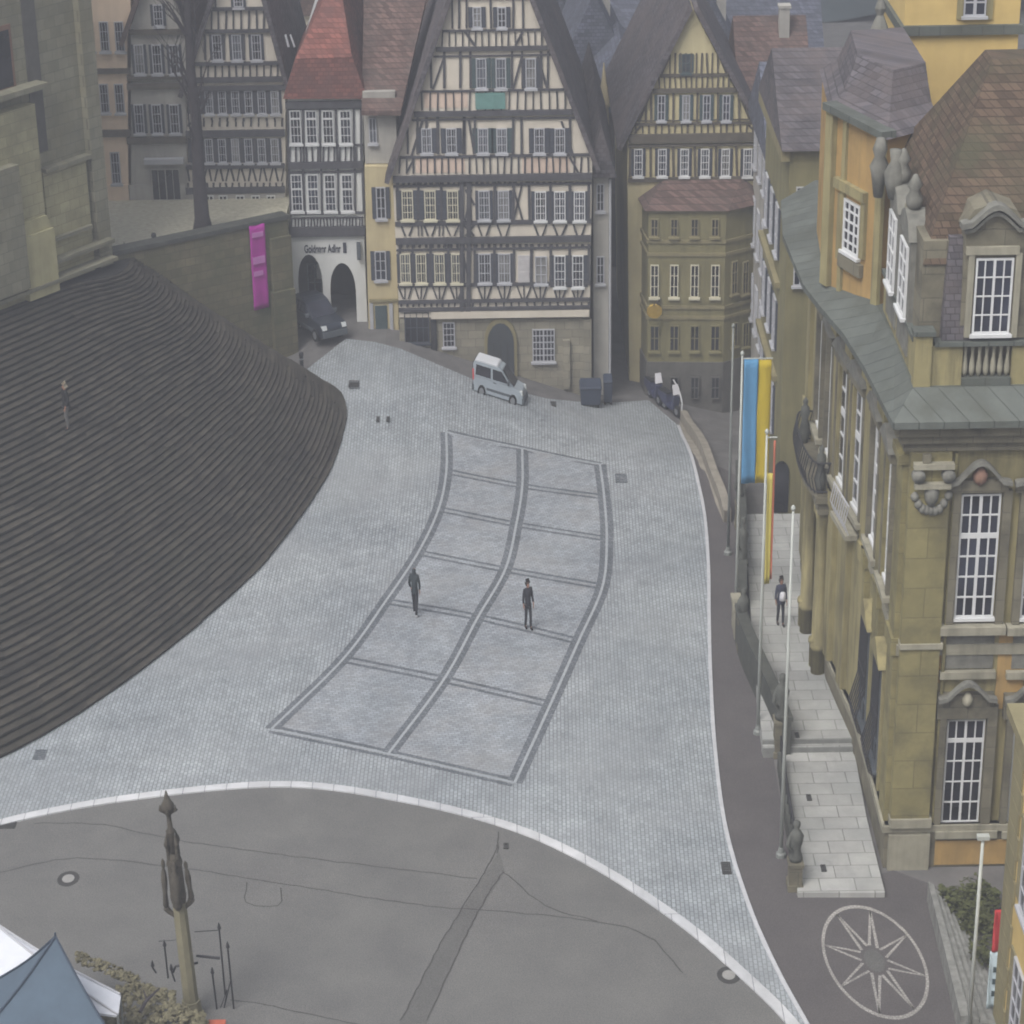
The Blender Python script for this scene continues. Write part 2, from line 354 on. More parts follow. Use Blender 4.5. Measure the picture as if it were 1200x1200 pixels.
class Fac:
    """a vertical facade plane: origin, horizontal direction u, outward normal n"""
    def __init__(s, o, u):
        s.o = Vector((o[0], o[1], 0)); s.u = Vector((u[0], u[1], 0)).normalized(); s.n = Vector((s.u.y, -s.u.x, 0))
    def px(s, x, y):
        d = ray(x, y); k = (s.o-CPOS).dot(s.n)/d.dot(s.n); p = CPOS+d*k
        return (p-s.o).dot(s.u), p.z
    def w(s, u, v, d=0): return s.o+s.u*u+Vector((0, 0, v))+s.n*d
    def box(s, mb, u0, u1, v0, v1, d0, d1):
        a = [s.w(u0, v0, d0), s.w(u1, v0, d0), s.w(u1, v1, d0), s.w(u0, v1, d0)]
        b = [s.w(u0, v0, d1), s.w(u1, v0, d1), s.w(u1, v1, d1), s.w(u0, v1, d1)]
        return mb.hexa(a, b)
    def rect(s, x0, x1, y0, y1):
        xm, ym = (x0+x1)/2, (y0+y1)/2
        return s.px(x0, ym)[0], s.px(x1, ym)[0], s.px(xm, y1)[1], s.px(xm, y0)[1]
    def pbox(s, mb, x0, x1, y0, y1, d0, d1):
        u0, u1, v0, v1 = s.rect(x0, x1, y0, y1); return s.box(mb, u0, u1, v0, v1, d0, d1)
    def poly(s, mb, uv, d0, d1): return mb.hexa([s.w(u, v, d0) for u, v in uv], [s.w(u, v, d1) for u, v in uv])
    def ppoly(s, mb, pts, d0, d1): return s.poly(mb, [s.px(*p) for p in pts], d0, d1)
    def bar(s, mb, a, b, wd, d0, d1):      # px to px, width in metres
        a, b = Vector(s.px(*a)), Vector(s.px(*b)); j = lambda: Vector((random.uniform(-.022, .022), 0)); a += j(); b += j(); wd *= random.uniform(.8, 1.15); t = (b-a).normalized(); n = Vector((-t.y, t.x))*wd/2
        return s.poly(mb, [a-n, b-n, b+n, a+n], d0, d1)
    def arch(s, x0, x1, ytop, ybot, n=10):   # arch outline in uv: jambs then half round head
        u0, u1, v0, v1 = s.rect(x0, x1, ytop, ybot); r = (u1-u0)/2; h = min(r*1.6, (v1-v0)*.45); c = (u0+u1)/2
        return [(u0, v0), (u1, v0)] + [(c+r*math.cos(math.pi*k/n), v1-h+h*math.sin(math.pi*k/n)) for k in range(n+1)]
def window(F, parent, x0, x1, y0, y1, nx=2, ny=3, frame='winwhite', glass='glass', shut=0, shm='shutter', sill=True, d=0.0, bar=.028, fr=.042, uv=None, transom=None):
    u0, u1, v0, v1 = uv or F.rect(x0, x1, y0, y1)
    if glass == 'glass': glass = WR.choice(('glass', 'glass', 'glassdark', 'glassmid', 'glassdark', 'curtain') if u1-u0 < 1.0 and F.o.y > 80 else ('glass', 'glassdark', 'glassmid'))
    fb = MB()
    F.box(fb, u0, u0+fr, v0, v1, d, d+.07); F.box(fb, u1-fr, u1, v0, v1, d, d+.07)
    F.box(fb, u0+fr, u1-fr, v0, v0+fr, d, d+.068); F.box(fb, u0+fr, u1-fr, v1-fr, v1, d, d+.068)
    for i in range(1, nx):
        u = u0+(u1-u0)*i/nx; w = bar*(1.3 if nx % 2 == 0 and i == nx//2 else .7)
        F.box(fb, u-w/2, u+w/2, v0+fr, v1-fr, d, d+.064)
    for j in range(1, ny):
        v = v0+(v1-v0)*j/ny; w = bar*.7
        if transom is not None and j == transom: w = bar*2.4
        F.box(fb, u0+fr, u1-fr, v-w/2, v+w/2, d, d+(.066 if transom == j else .061))
    o = fb.build("window", frame, parent)
    g = MB(); F.box(g, u0+.01, u1-.01, v0+.01, v1-.01, d-.02, d+.03); g.build("pane", glass, o)
    if sill:
        sb = MB(); F.box(sb, u0-.06, u1+.06, v0-.09, v0-.003, d, d+.14); sb.build("sill", frame, o)
    if shut:
        for a, b in ((u0-shut-.01, u0-.01), (u1+.01, u1+shut+.01)):
            sm = MB(); F.box(sm, a, b, v0, v1, d, d+.045)
            for k in range(1, 4):
                vv = v0+(v1-v0)*k/4; F.box(sm, a+.03, b-.03, vv-.03, vv+.03, d+.045, d+.06)
            sm.build("shutter", shm, o)
    return o

def resample(pts, step):
    pts = [Vector((p[0], p[1])) for p in pts]; n = len(pts); out = []
    def cr(p0, p1, p2, p3, t):
        return .5*((2*p1)+(p2-p0)*t+(2*p0-5*p1+4*p2-p3)*t*t+(3*p1-p0-3*p2+p3)*t**3)
    for i in range(n-1):
        p0 = pts[i-1] if i else pts[0]*2-pts[1]; p3 = pts[i+2] if i+2 < n else pts[-1]*2-pts[-2]
        k = max(1, int((pts[i+1]-pts[i]).length/step))
        for j in range(k): out.append(cr(p0, pts[i], pts[i+1], p3, j/k))
    out.append(pts[-1]); return out
def curve_px(pxs, step=.5): return resample([P(*q).xy for q in pxs], step)
def sheet(name, poly, off, m, h=1.2, kind='structure'):
    poly = [Vector((p[0], p[1])) for p in poly]
    n = len(poly); vs = list(poly); es = [(i, (i+1) % n) for i in range(n)]
    def inside(q):
        c = False; j = n-1
        for i in range(n):
            a, b = poly[i], poly[j]
            if (a.y > q.y) != (b.y > q.y) and q.x < (b.x-a.x)*(q.y-a.y)/(b.y-a.y)+a.x: c = not c
            j = i
        return c
    x0, x1 = min(p.x for p in poly), max(p.x for p in poly); y0, y1 = min(p.y for p in poly), max(p.y for p in poly)
    y = y0+h/2
    while y < y1:
        x = x0+h/2
        while x < x1:
            q = Vector((x+.01*math.sin(y*7), y))
            if inside(q): vs.append(q)
            x += h
        y += h
    r = delaunay_2d_cdt(vs, es, [tuple(range(n))], 1, 1e-5)
    me = bpy.data.meshes.new(name)
    me.from_pydata([(p.x, p.y, G(p.x, p.y)+off+lift(p.y)) for p in r[0]], [], [tuple(f) for f in r[2]])
    bm = bmesh.new(); bm.from_mesh(me)
    for f in bm.faces:
        if f.normal.z < 0: f.normal_flip()
    bm.to_mesh(me); bm.free(); me.materials.append(M[m])
    o = bpy.data.objects.new(name, me); COL.objects.link(o); tag(o, kind=kind); return o
def ribbon_mb(mb, pts, w, off, h=0, side=0.0):
    L = []; R = []
    for i, p in enumerate(pts):
        t = (pts[min(i+1, len(pts)-1)]-pts[max(i-1, 0)]).normalized(); n = Vector((-t.y, t.x))
        L.append(p+n*(w/2+side)); R.append(p-n*(w/2-side))
    b = len(mb.v); k = len(pts)
    for a in L: mb.v.append(Vector((a.x, a.y, G(a.x, a.y)+off+h+lift(a.y))))
    for a in R: mb.v.append(Vector((a.x, a.y, G(a.x, a.y)+off+h+lift(a.y))))
    for i in range(k-1): mb.f.append((b+i, b+k+i, b+k+i+1, b+i+1))
    if h:
        for a in L: mb.v.append(Vector((a.x, a.y, G(a.x, a.y)-.2)))
        for a in R: mb.v.append(Vector((a.x, a.y, G(a.x, a.y)-.2)))
        for i in range(k-1):
            mb.f.append((b+i, b+i+1, b+2*k+i+1, b+2*k+i)); mb.f.append((b+k+i, b+3*k+i, b+3*k+i+1, b+k+i+1))
        mb.f.append((b, b+2*k, b+3*k, b+k)); mb.f.append((b+k-1, b+2*k-1, b+4*k-1, b+3*k-1))
    return mb

exec_parts = []
# ------------------------------------------------------------------ ground, roads, paving
g = MB(); xs = [-300, -120, -60, -40] + [-30+i for i in range(61)] + [40, 60, 120, 300]
ys = [-60, 0, 30] + [44+i for i in range(62)] + [120, 150, 200, 320, 500]
for y in ys:
    for x in xs: g.v.append(Vector((x, y, G(x, y)-.004)))
for j in range(len(ys)-1):
    for i in range(len(xs)-1):
        a = j*len(xs)+i; g.f.append((a, a+1, a+1+len(xs), a+len(xs)))
tag(g.build("ground", 'ground'), kind='structure')

ARC = [(-90, 998), (0, 965), (150, 936), (330, 920), (470, 937), (600, 970), (700, 1016), (800, 1082), (870, 1142), (925, 1196), (980, 1270)]
KER = [(795, 500), (813, 545), (825, 600), (830, 660), (831, 730), (833, 800), (838, 880), (850, 970), (876, 1058), (908, 1132), (945, 1200), (985, 1270)]
STA = [(-90, 928), (0, 889), (100, 832), (200, 759), (290, 680), (340, 622), (380, 562), (400, 512), (405, 487), (398, 462), (375, 447), (352, 438)]
arc = curve_px(ARC); ker = curve_px(KER); sta = curve_px(STA)
# the sett-paved square: between the stair foot, the curved kerb and the right kerb
far_edge = [P(*q).xy for q in ((362, 432), (405, 398), (440, 402), (470, 410), (560, 448), (640, 468), (700, 474), (760, 470), (795, 500))]
sq = sta[::-1][1:]                        # from wall end down to left
left_end = [arc[0]]
poly = far_edge + ker[1:-2] + [p for p in arc[::-1] if p.y > ker[-3].y + .1 and p.x < ker[-3].x] + sta
# keep it simple: outline = far edge, right kerb, kerb arc reversed, stair curve
sheet("plaza", poly, .008, 'plaza', .8)
# asphalt area inside the curved kerb
sheet("road", list(arc) + [Vector((8.6, 40)), Vector((-16.5, 40))], .004, 'asphalt', 2)
# darker asphalt strip between the square and the terrace
walkL = [P(*q).xy for q in ((868, 560), (868, 640), (866, 740), (880, 800), (905, 880), (918, 960), (933, 1050))]
sheet("road", list(ker[3:]) + [Vector((9, 40)), Vector((13, 40)), Vector((11.2, 56.2)), Vector((10.2, 57.0))] + walkL[::-1], .0045, 'asphalt2', 1.5)
k1 = MB(); ribbon_mb(k1, arc, .30, .0, .05); tag(k1.build("kerb", 'kerb'), kind='structure')
k2 = MB(); ribbon_mb(k2, ker, .11, .0, .05); tag(k2.build("kerb", 'kerb2'), kind='structure')

# paved grid in the square
LL = [(523, 508), (523, 553), (514, 597), (490, 648), (452, 705), (402, 773), (318, 855)]
LM = [(612, 527), (612, 570), (605, 615), (592, 668), (560, 724), (520, 797), (455, 884)]
LR = [(703, 545), (708, 583), (711, 632), (706, 688), (678, 752), (645, 826), (603, 918)]
cl, cm, cr_ = curve_px(LL, .3), curve_px(LM, .3), curve_px(LR, .3)
sheet("pavement", list(cl)+[P(*LM[-1]).xy]+list(cr_[::-1])+[P(*LM[0]).xy], .012, 'plaza2', .9)
bd, bl = MB(), MB()
for c in (cl, cm, cr_):
    ribbon_mb(bd, c, .46, .018); ribbon_mb(bl, c, .085, .024)
for i, (a, b, c) in enumerate(zip(LL, LM, LR)):
    q = curve_px([a, b, c], .3)
    ribbon_mb(bd, q, .14, .0205, side=.16); ribbon_mb(bd, q, .14, .0205, side=-.16)
    if i in (0, 6): ribbon_mb(bl, q, .09, .0265)
tag(bd.build("pavement_band", 'banddark'), kind='structure'); tag(bl.build("pavement_line", 'bandlight'), kind='structure')
# asphalt seams and the long repair strip
sm_ = MB()
for pl in ([(0, 1022), (90, 1006), (210, 1017), (330, 1036), (500, 1062), (560, 1066), (700, 1080), (760, 1098), (800, 1140)],
           [(40, 965), (120, 967), (210, 985), (330, 1002), (560, 1030)],
           [(583, 990), (575, 1010), (520, 1100), (470, 1196)], [(590, 1022), (560, 1070), (500, 1196)],
           [(290, 1034), (288, 1058), (326, 1062), (330, 1040)], [(585, 975), (583, 1000)],
           [(270, 1172), (300, 1176), (360, 1188), (420, 1200)], [(700, 1080), (640, 1062), (590, 1022)]):
    cc = curve_px(pl, .25); ribbon_mb(sm_, [p+Vector((random.uniform(-.025, .025), random.uniform(-.03, .03))) for p in cc], .032, .009)
tag(sm_.build("road_seam", 'seam'), kind='structure')
sheet("road_patch", [P(*q).xy for q in ((585, 998), (592, 1022), (560, 1070), (500, 1200), (468, 1200), (520, 1100))], .0065, 'patch', 1)

# ------------------------------------------------------------------ great staircase and the church terrace
ZT = 6.6
NST = 54
NU = 60
base = resample([(p.x, p.y) for p in sta]+[(sta[-1].x-.9, sta[-1].y+1.0)], .4)
def param(c, n):
    d = [0]
    for a, b in zip(c, c[1:]): d.append(d[-1]+(b-a).length)
    out = []
    for i in range(n+1):
        s = d[-1]*i/n; j = 0
        while j < len(d)-2 and d[j+1] < s: j += 1
        t = (s-d[j])/max(1e-6, d[j+1]-d[j]); out.append(c[j].lerp(c[j+1], t))
    return out
top_l, top_r = at_z(-95, 399, ZT), at_z(140, 320, ZT)
topc = param(resample([(top_l.x, top_l.y), (at_z(0, 362, ZT).x, at_z(0, 362, ZT).y), (at_z(75, 335, ZT).x, at_z(75, 335, ZT).y), (top_r.x, top_r.y), (at_z(153, 287, 7.0).x, at_z(153, 287, 7.0).y)], .4), NU)
basec = param(base, NU)
st = thing("great_staircase", "broad curved flight of dark worn stone steps rising from the square to the church", "staircase", (-12, 76, 0))
tr, ns = MB(), MB()
for i in range(NST):
    GB = [G(p.x, p.y) for p in basec]
    Z1 = [g_+(ZT-g_)*(i+1)/NST for g_ in GB]; Z0 = [g_+(ZT-g_)*i/NST for g_ in GB]
    a = [p.lerp(q, i/NST) for p, q in zip(basec, topc)]
    b = [p.lerp(q, (i+1)/NST) for p, q in zip(basec, topc)]
    # riser + tread as strips, nosing slab slightly proud
    k = len(tr.v); n = NU+1
    jit = [random.uniform(-.008, .008) for _ in a]
    for p, z0 in zip(a, Z0): tr.v.append(Vector((p.x, p.y, z0-.25)))
    for p, z1 in zip(a, Z1): tr.v.append(Vector((p.x, p.y, z1-.04)))
    for p, z1 in zip(b, Z1): tr.v.append(Vector((p.x, p.y, z1-.04)))
    for j in range(NU):
        tr.f.append((k+j, k+j+1, k+n+j+1, k+n+j)); tr.f.append((k+n+j, k+n+j+1, k+2*n+j+1, k+2*n+j))
    j = 0; j1 = random.choice((1, 2, 3))
    while j < NU:
        e_ = min(NU, j+j1); k = len(ns.v); dz = random.uniform(-.014, .012); dd = random.uniform(.035, .085)
        for jj in range(j, e_+1):
            p, q, z1 = a[jj], b[jj], Z1[jj]; d = p-q; d = d.normalized()*dd if d.length > .02 else d*0
            o_ = p+d
            ns.v += [Vector((o_.x, o_.y, z1-.055)), Vector((o_.x, o_.y, z1+dz)), Vector((q.x, q.y, z1+dz)), Vector((q.x, q.y, z1-.055))]
        for jj in range(e_-j):
            for m_ in range(3): ns.f.append((k+4*jj+m_, k+4*jj+4+m_, k+4*jj+5+m_, k+4*jj+1+m_))
        n4 = k+4*(e_-j); ns.f.append((k, k+1, k+2, k+3)); ns.f.append((n4+3, n4+2, n4+1, n4))
        j = e_; j1 = random.choice((2, 2, 3))
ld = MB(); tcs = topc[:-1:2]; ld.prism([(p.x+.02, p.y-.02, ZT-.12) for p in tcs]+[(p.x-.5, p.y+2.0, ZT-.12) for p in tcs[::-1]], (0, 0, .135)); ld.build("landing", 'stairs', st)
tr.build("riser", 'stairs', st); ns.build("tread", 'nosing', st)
# church terrace: slab behind the stair head and the retaining wall
wall_top_r, wall_top_l = at_z(337, 252, 7.0), at_z(128, 296, 7.0)
rw = thing("retaining_wall", "mossy stone retaining wall holding the church terrace above the stairs", "wall", (wall_top_r.x, wall_top_r.y, 0))
WF = Fac((wall_top_l.x, wall_top_l.y), (wall_top_r.x-wall_top_l.x, wall_top_r.y-wall_top_l.y))
wl = (wall_top_r.xy-wall_top_l.xy).length
tw = MB()
ring = [*[Vector((p.x, p.y)) for p in topc[:-1:3]], topc[-1], WF.w(wl, 0, -.3).xy, Vector((-9.0, 125)), Vector((-45, 125)), Vector((-45, topc[0].y))]
tw.prism([Vector((p.x, p.y, -1)) for p in ring], (0, 0, ZT+1-.002)); tag(tw.build("terrace_ground", 'gravel'), kind='structure')
m_ = MB(); WF.box(m_, -.3, wl, -.5, 6.85, -.5, 0); m_.build("masonry", 'mosswall', rw)
m_ = MB(); WF.box(m_, -.3, wl+.05, 6.852, 7.02, -.58, .08); m_.build("coping", 'parapet', rw)
m_ = MB(); WF.box(m_, wl-1.0, wl+.02, -.5, 4.0, .003, .28); WF.box(m_, wl-.9, wl+.02, 4.0, 6.2, .003, .16); m_.build("buttress", 'mosswall', rw)
bn = thing("purple_banner", "tall magenta banner hanging on the mossy retaining wall", "banner", WF.w(*WF.px(301, 360), .1))
m_ = MB(); us = [WF.px(293, 310)[0], WF.px(311, 310)[0]]; vt, vb = WF.px(301, 262)[1], WF.px(301, 362)[1]
def cloth(F, u0, u1, v0, v1, d, amp=.04, nu=8, nv=14, th=.015, ph=0.0):
    mb = MB(); 
    for s_ in (0, 1):
        for j in range(nv+1):
            for i in range(nu+1):
                a = i/nu; b = j/nv
                mb.v.append(F.w(u0+(u1-u0)*a, v0+(v1-v0)*b, d+s_*th+amp*math.sin(a*6+b*2.3+ph)*(1-.5*b)+amp*.5*math.sin(b*9+ph)))
    n = (nu+1)*(nv+1)
    for j in range(nv):
        for i in range(nu):
            a = j*(nu+1)+i; q = (a, a+1, a+nu+2, a+nu+1); mb.f.append(q); mb.f.append(tuple(n+k for k in q[::-1]))
    edge = [i for i in range(nu+1)] + [(j+1)*(nu+1)-1 for j in range(1, nv+1)] + [nv*(nu+1)+i for i in range(nu-1, -1, -1)] + [j*(nu+1) for j in range(nv-1, 0, -1)]
    for a, b in zip(edge, edge[1:]+edge[:1]): mb.f.append((a, n+a, n+b, b))
    return mb
cloth(WF, us[0], us[1], vb, vt, .1, .02).build("cloth", 'magenta', bn, True)
m_ = MB(); WF.box(m_, us[0]+.06, us[1]-.08, vt-1.6, vt-1.3, .14, .165); WF.box(m_, us[0]+.06, us[1]-.2, vt-2.1, vt-1.9, .14, .165)
WF.box(m_, us[0]+.08, us[1]-.1, vt-.5, vt-.3, .14, .165); m_.split("print", 'bannerpale', bn)
m_ = MB(); m_.tube([WF.w(us[0]-.08, vt, .1), WF.w(us[1]+.08, vt, .1)], .025); m_.build("rod", 'iron', bn)

# bollards
def bollard(p, h, label, r=.12):
    b = thing("bollard", label, "bollard", p)
    m_ = MB(); m_.lathe([(r*1.15, 0), (r*1.15, .08), (r*.9, .1), (r*.8, h-.16), (r, h-.14), (r, h-.06), (r*.7, h)], p, 12); m_.build("post", 'iron', b, True)
    m_ = MB(); m_.lathe([(r*1.03, h*.62), (r*1.05, h*.66), (r*1.03, h*.7)], p, 12); m_.build("collar", 'rim', b)
bollard(at_z(181, 289, ZT), .55, "short dark bollard at the rim of the pale church terrace", .1)
bollard(P(354, 436), .85, "dark bollard at the end of the retaining wall by the stair foot", .09)

# ------------------------------------------------------------------ church
ca, cb = at_z(0, 350, 6.8), at_z(125, 302, 6.8)
ch = thing("church", "ochre grey sandstone church with stepped buttresses at the head of the stairs", "church", (ca.x, ca.y, ZT))
CF = Fac((ca.x, ca.y), (cb.x-ca.x, cb.y-ca.y)); cw = CF.px(123, 300)[0]
m_ = MB(); CF.box(m_, -9, cw, ZT, 24, -9, 0); m_.build("wall", 'churchdark', ch)
m_ = MB()
CF.box(m_, CF.px(100, 200)[0]+.1, cw+.12, ZT, 24, .003, .30)                 # corner pilaster
CF.pbox(m_, -80, 10, 200, 352, .004, .9)
m_.split("pilaster", 'churchdark', ch)
m_ = MB(); u0, u1 = CF.px(48, 230)[0], CF.px(99, 230)[0]
CF.box(m_, u0, u1, ZT, CF.px(75, 192)[1], .003, .22); CF.box(m_, CF.px(0, 230)[0]-1.5, CF.px(40, 230)[0], ZT, CF.px(20, 122)[1], .0035, .5); m_.build("buttress", 'churchstone', ch)
m_ = MB(); CF.box(m_, CF.px(14, 300)[0], CF.px(50, 300)[0], ZT, CF.px(32, 268)[1], .004, .75)
v_ = CF.px(32, 268)[1]; CF.poly(m_, [(CF.px(14, 300)[0], v_), (CF.px(50, 300)[0], v_), (CF.px(46, 300)[0], v_+.5), (CF.px(18, 300)[0], v_+.5)], .1, .6); m_.build("buttress", 'churchpale', ch)
m_ = MB()
for (xa, xb, y, hh, dd) in ((46, 101, 193, .16, .34), (46, 101, 275, .14, .40), (-80, 124, 318, .16, .62), (-80, 124, 338, .14, .8), (-80, 44, 118, .2, .62)):
    v = CF.px((xa+xb)/2, y)[1]; CF.box(m_, CF.px(xa, y)[0], CF.px(xb, y)[0], v, v+hh, .002, dd)
m_.split("ledge", 'churchdark', ch)
m_ = MB(); CF.pbox(m_, 29, 45, -60, 182, .002, .03); m_.build("recess_shade_strip", 'darkbase', ch)  # flat dark strip painting the shade of a recess, no depth modelled
o = MB(); CF.pbox(o, -12, 15, 30, 110, .002, .05); o = o.build("window", 'redstone', ch)
m_ = MB(); CF.pbox(m_, -9, 12, 36, 104, .052, .06); m_.build("pane", 'glassdark', o)

# ------------------------------------------------------------------ half timbered helpers
def lin(p, q, y): return p[0]+(q[0]-p[0])*(y-p[1])/(q[1]-p[1])
def band(F, mb, x0, x1, y0, y1, d=.10): F.pbox(mb, x0, x1, y0, y1, .004, d)
def studs(F, mb, x0, x1, y0, y1, n, w=.09, d=.06, lean=0.0):
    for i in range(n+1):
        x = x0+(x1-x0)*i/n; l = lean*(.5-i/n)*2
        F.bar(mb, (x-l, y1), (x+l, y0), w, .004, d)
def vees(F, mb, xc, half, y0, y1, w=.07, d=.058):
    F.bar(mb, (xc-half, y0), (xc-half*.35, y1), w, .004, d); F.bar(mb, (xc+half, y0), (xc+half*.35, y1), w, .004, d)
def gable_body(F, parent, pts, depth, wall, name="wall"):
    m_ = MB(); F.ppoly(m_, pts, -depth, 0); return m_.build(name, wall, parent)
def gable_roof(F, parent, eaveL, apex, eaveR, depth, m, over=.35, th=.18, name="roof"):
    a, t, b = (Vector(F.px(*q)) for q in (eaveL, apex, eaveR))
    m_ = MB()
    for e, sgn in ((a, -1), (b, 1)):
        dr = (e-t).normalized(); n = Vector((-dr.y, dr.x)); n = n if n.y > 0 else -n
        e2 = e+dr*.35
        F.poly(m_, [t+n*.03, e2+n*.03, e2+n*(.03+th), t+n*(.03+th)+Vector((0, .05))], -depth, over)
    return m_.build(name, m, parent)

# ------------------------------------------------------------------ the big half timbered house
Yb = 94.0
bh = thing("timbered_house", "largest half timbered house, tall pointed gable, arched stone doorway and grey shutters", "house", at_y(580, 430, Yb))
BF = Fac((0, Yb), (1, 0))
EL, AP, ER = (460, 204), (572, -124), (694, 190)
xl = lambda y: lin(EL, AP, y) if y < 204 else lin((460, 204), (467, 365), y)
xr = lambda y: lin(ER, AP, y) if y < 190 else lin((694, 190), (692, 365), y)
gable_body(BF, bh, [(468, 372), (691, 372), ER, AP, EL], 13, 'plaster')
m_ = MB(); BF.ppoly(m_, [(470, 520), (692, 520), (691, 374), (468, 374)], -13, -.06); m_.build("ground_floor", 'basestone', bh)
gable_roof(BF, bh, EL, AP, ER, 13, 'tiledark')
tb = MB()
# horizontal jetties, full width
for (y0, y1, d) in ((204, 211, .2), (277, 284, .15), (181, 184, .07), (129, 135, .14), (104.5, 107, .07), (54, 59, .12), (34, 36.5, .07), (-8, -2, .1), (258, 263, .07), (215, 217.5, .07), (331, 335, .07), (350, 354, .09), (359, 363, .12), (290, 292.5, .07), (64, 66, .06), (138, 140, .07), (-30, -27, .06)):
    band(BF, tb, xl((y0+y1)/2)+.5, xr((y0+y1)/2)-.5, y0, y1, d)
studs(BF, tb, xl(194)+5, xr(194)-5, 184, 203, 27, .065)
studs(BF, tb, xl(118)+5, xr(118)-4, 107, 129, 18, .06)
studs(BF, tb, xl(45)+4, xr(45)-3, 37, 54, 15, .055)
studs(BF, tb, xl(-20)+4, xr(-20)-3, -27, -8, 9, .075)
# storey posts
for x in (500, 513, 545, 556, 601, 611, 668, 478, 489, 543): BF.bar(tb, (x, 180), (x, 137), .10, .004, .062)
for x in (466, 490.5, 517, 542, 551, 580, 602, 620, 645, 668, 690): BF.bar(tb, (x, 258), (x, 213), .11, .004, .066)
for x in (468.5, 484, 505, 525, 542, 556, 579, 602, 623, 645, 667, 690): BF.bar(tb, (x, 332), (x, 286), .11, .004, .066)
for x in (541.5, 549): BF.bar(tb, (x, 366), (x, 213), .16, .004, .1)
for x in (520, 540, 551, 600, 612, 634, 642, 505): BF.bar(tb, (x, 103), (x, 60), .09, .004, .062)
for x in (530, 538, 547, 575, 602, 613): BF.bar(tb, (x, 33), (x, -2), .08, .004, .062)
for x in (545, 572, 598): BF.bar(tb, (x, -30), (x, -70), .08, .004, .062)
# braces beside the gable slopes and the central post
for (a, b) in (((482, 184), (496, 140)), ((672, 184), (658, 142)), ((476, 203), (486, 184)), ((678, 203), (668, 184)), ((508, 104), (522, 64)), ((641, 104), (630, 66)), ((552, 222), (545, 258)), ((545, 222), (556, 240)), ((601, 216), (612, 258)), ((612, 216), (602, 258)), ((543, 263), (556, 276)), ((556, 263), (546, 276)), ((543, 300), (549, 330)), ((549, 140), (556, 180)), ((611, 66), (601, 104)), ((545, 37), (556, 53)), ((612, 37), (604, 53))):
    BF.bar(tb, a, b, .085, .004, .056)
for x in (477, 504, 530, 567, 590, 633, 656, 679): vees(BF, tb, x, 7.5, 263, 276)
for x in (492, 517): studs(BF, tb, x-2, x+2, 263, 276, 1, .06)
for x in (475, 493.5, 515, 535, 568, 591, 614, 633, 656, 677):
    vees(BF, tb, x, 8.0, 335, 350); BF.bar(tb, (x, 350), (x, 335), .06, .004, .05)
studs(BF, tb, 545, 690, 354, 359, 16, .08); studs(BF, tb, 470, 540, 354, 359, 10, .08)
studs(BF, tb, 466, 690, 213, 216, 34, .12); studs(BF, tb, 470, 690, 286, 290, 30, .12)
tb.build("timber_frame", 'timber', bh)
m_ = MB()
for (xa, xb, y0, y1) in ((487, 545, 185, 202), (612, 668, 185, 202), (497, 548, 108, 126)): BF.pbox(m_, xa, xb, y0, y1, .001, .02)
m_.split("tinted_infill", 'plasterpink', bh)
m_ = MB(); BF.pbox(m_, 505, 690, 363.5, 371, -.02, .16); m_.build("cornice", 'plaster', bh)
m_ = MB(); BF.pbox(m_, 557, 592, 108, 127, .06, .12); m_.build("balcony_panel", 'teal', bh)
sh = .30
for x in (500, 529, 566, 588, 632, 656): window(BF, bh, x-6, x+6, 150, 179, 4, 3, 'wingrey', shut=.2, shm='shuttergreen' if x in (566, 588) else 'shutter', d=.01)
for x in (477.5, 504, 530.5): window(BF, bh, x-6.5, x+6.5, 223, 257, 4, 4, 'wincream', shut=.22, d=.01)
for x in (567.3, 590): window(BF, bh, x-6.5, x+6.5, 223, 257, 4, 4, 'wingrey', shut=.12, d=.01)
for x in (633.3, 656, 679): window(BF, bh, x-6.5, x+6.5, 224, 258, 4, 4, 'winwhite', shut=.13, d=.01)
for x in (475, 493.6, 515, 535): window(BF, bh, x-6, x+6, 297, 331, 4, 3, 'wincream', shut=.12, d=.01)
for x in (568, 591): window(BF, bh, x-7, x+7, 297, 331, 4, 3, 'wingrey', shut=.14, d=.01)
w_ = window(BF, bh, 627, 641, 300, 332, 2, 3, 'wingrey', d=.01)
m_ = MB(); BF.pbox(m_, 607, 622, 299, 333, .01, .06); BF.pbox(m_, 609, 620, 303, 315, .06, .075); BF.pbox(m_, 609, 620, 318, 330, .06, .075); m_.build("closed_shutter", 'shutterpale', bh)
for x in (656, 677): window(BF, bh, x-6.5, x+6.5, 299, 336, 3, 4, 'winwhite', shut=.16, d=.01)
for x, s_ in ((564, 'shuttergreen'), (587, 'shuttergreen'), (622, 'shutter')): window(BF, bh, x-6, x+6, 68, 103, 3, 3, 'wingrey', shut=.16, shm=s_, d=.01)
for x in (559, 588): window(BF, bh, x-5, x+5, 8, 32, 2, 3, 'wingrey', shut=.16, d=.01)
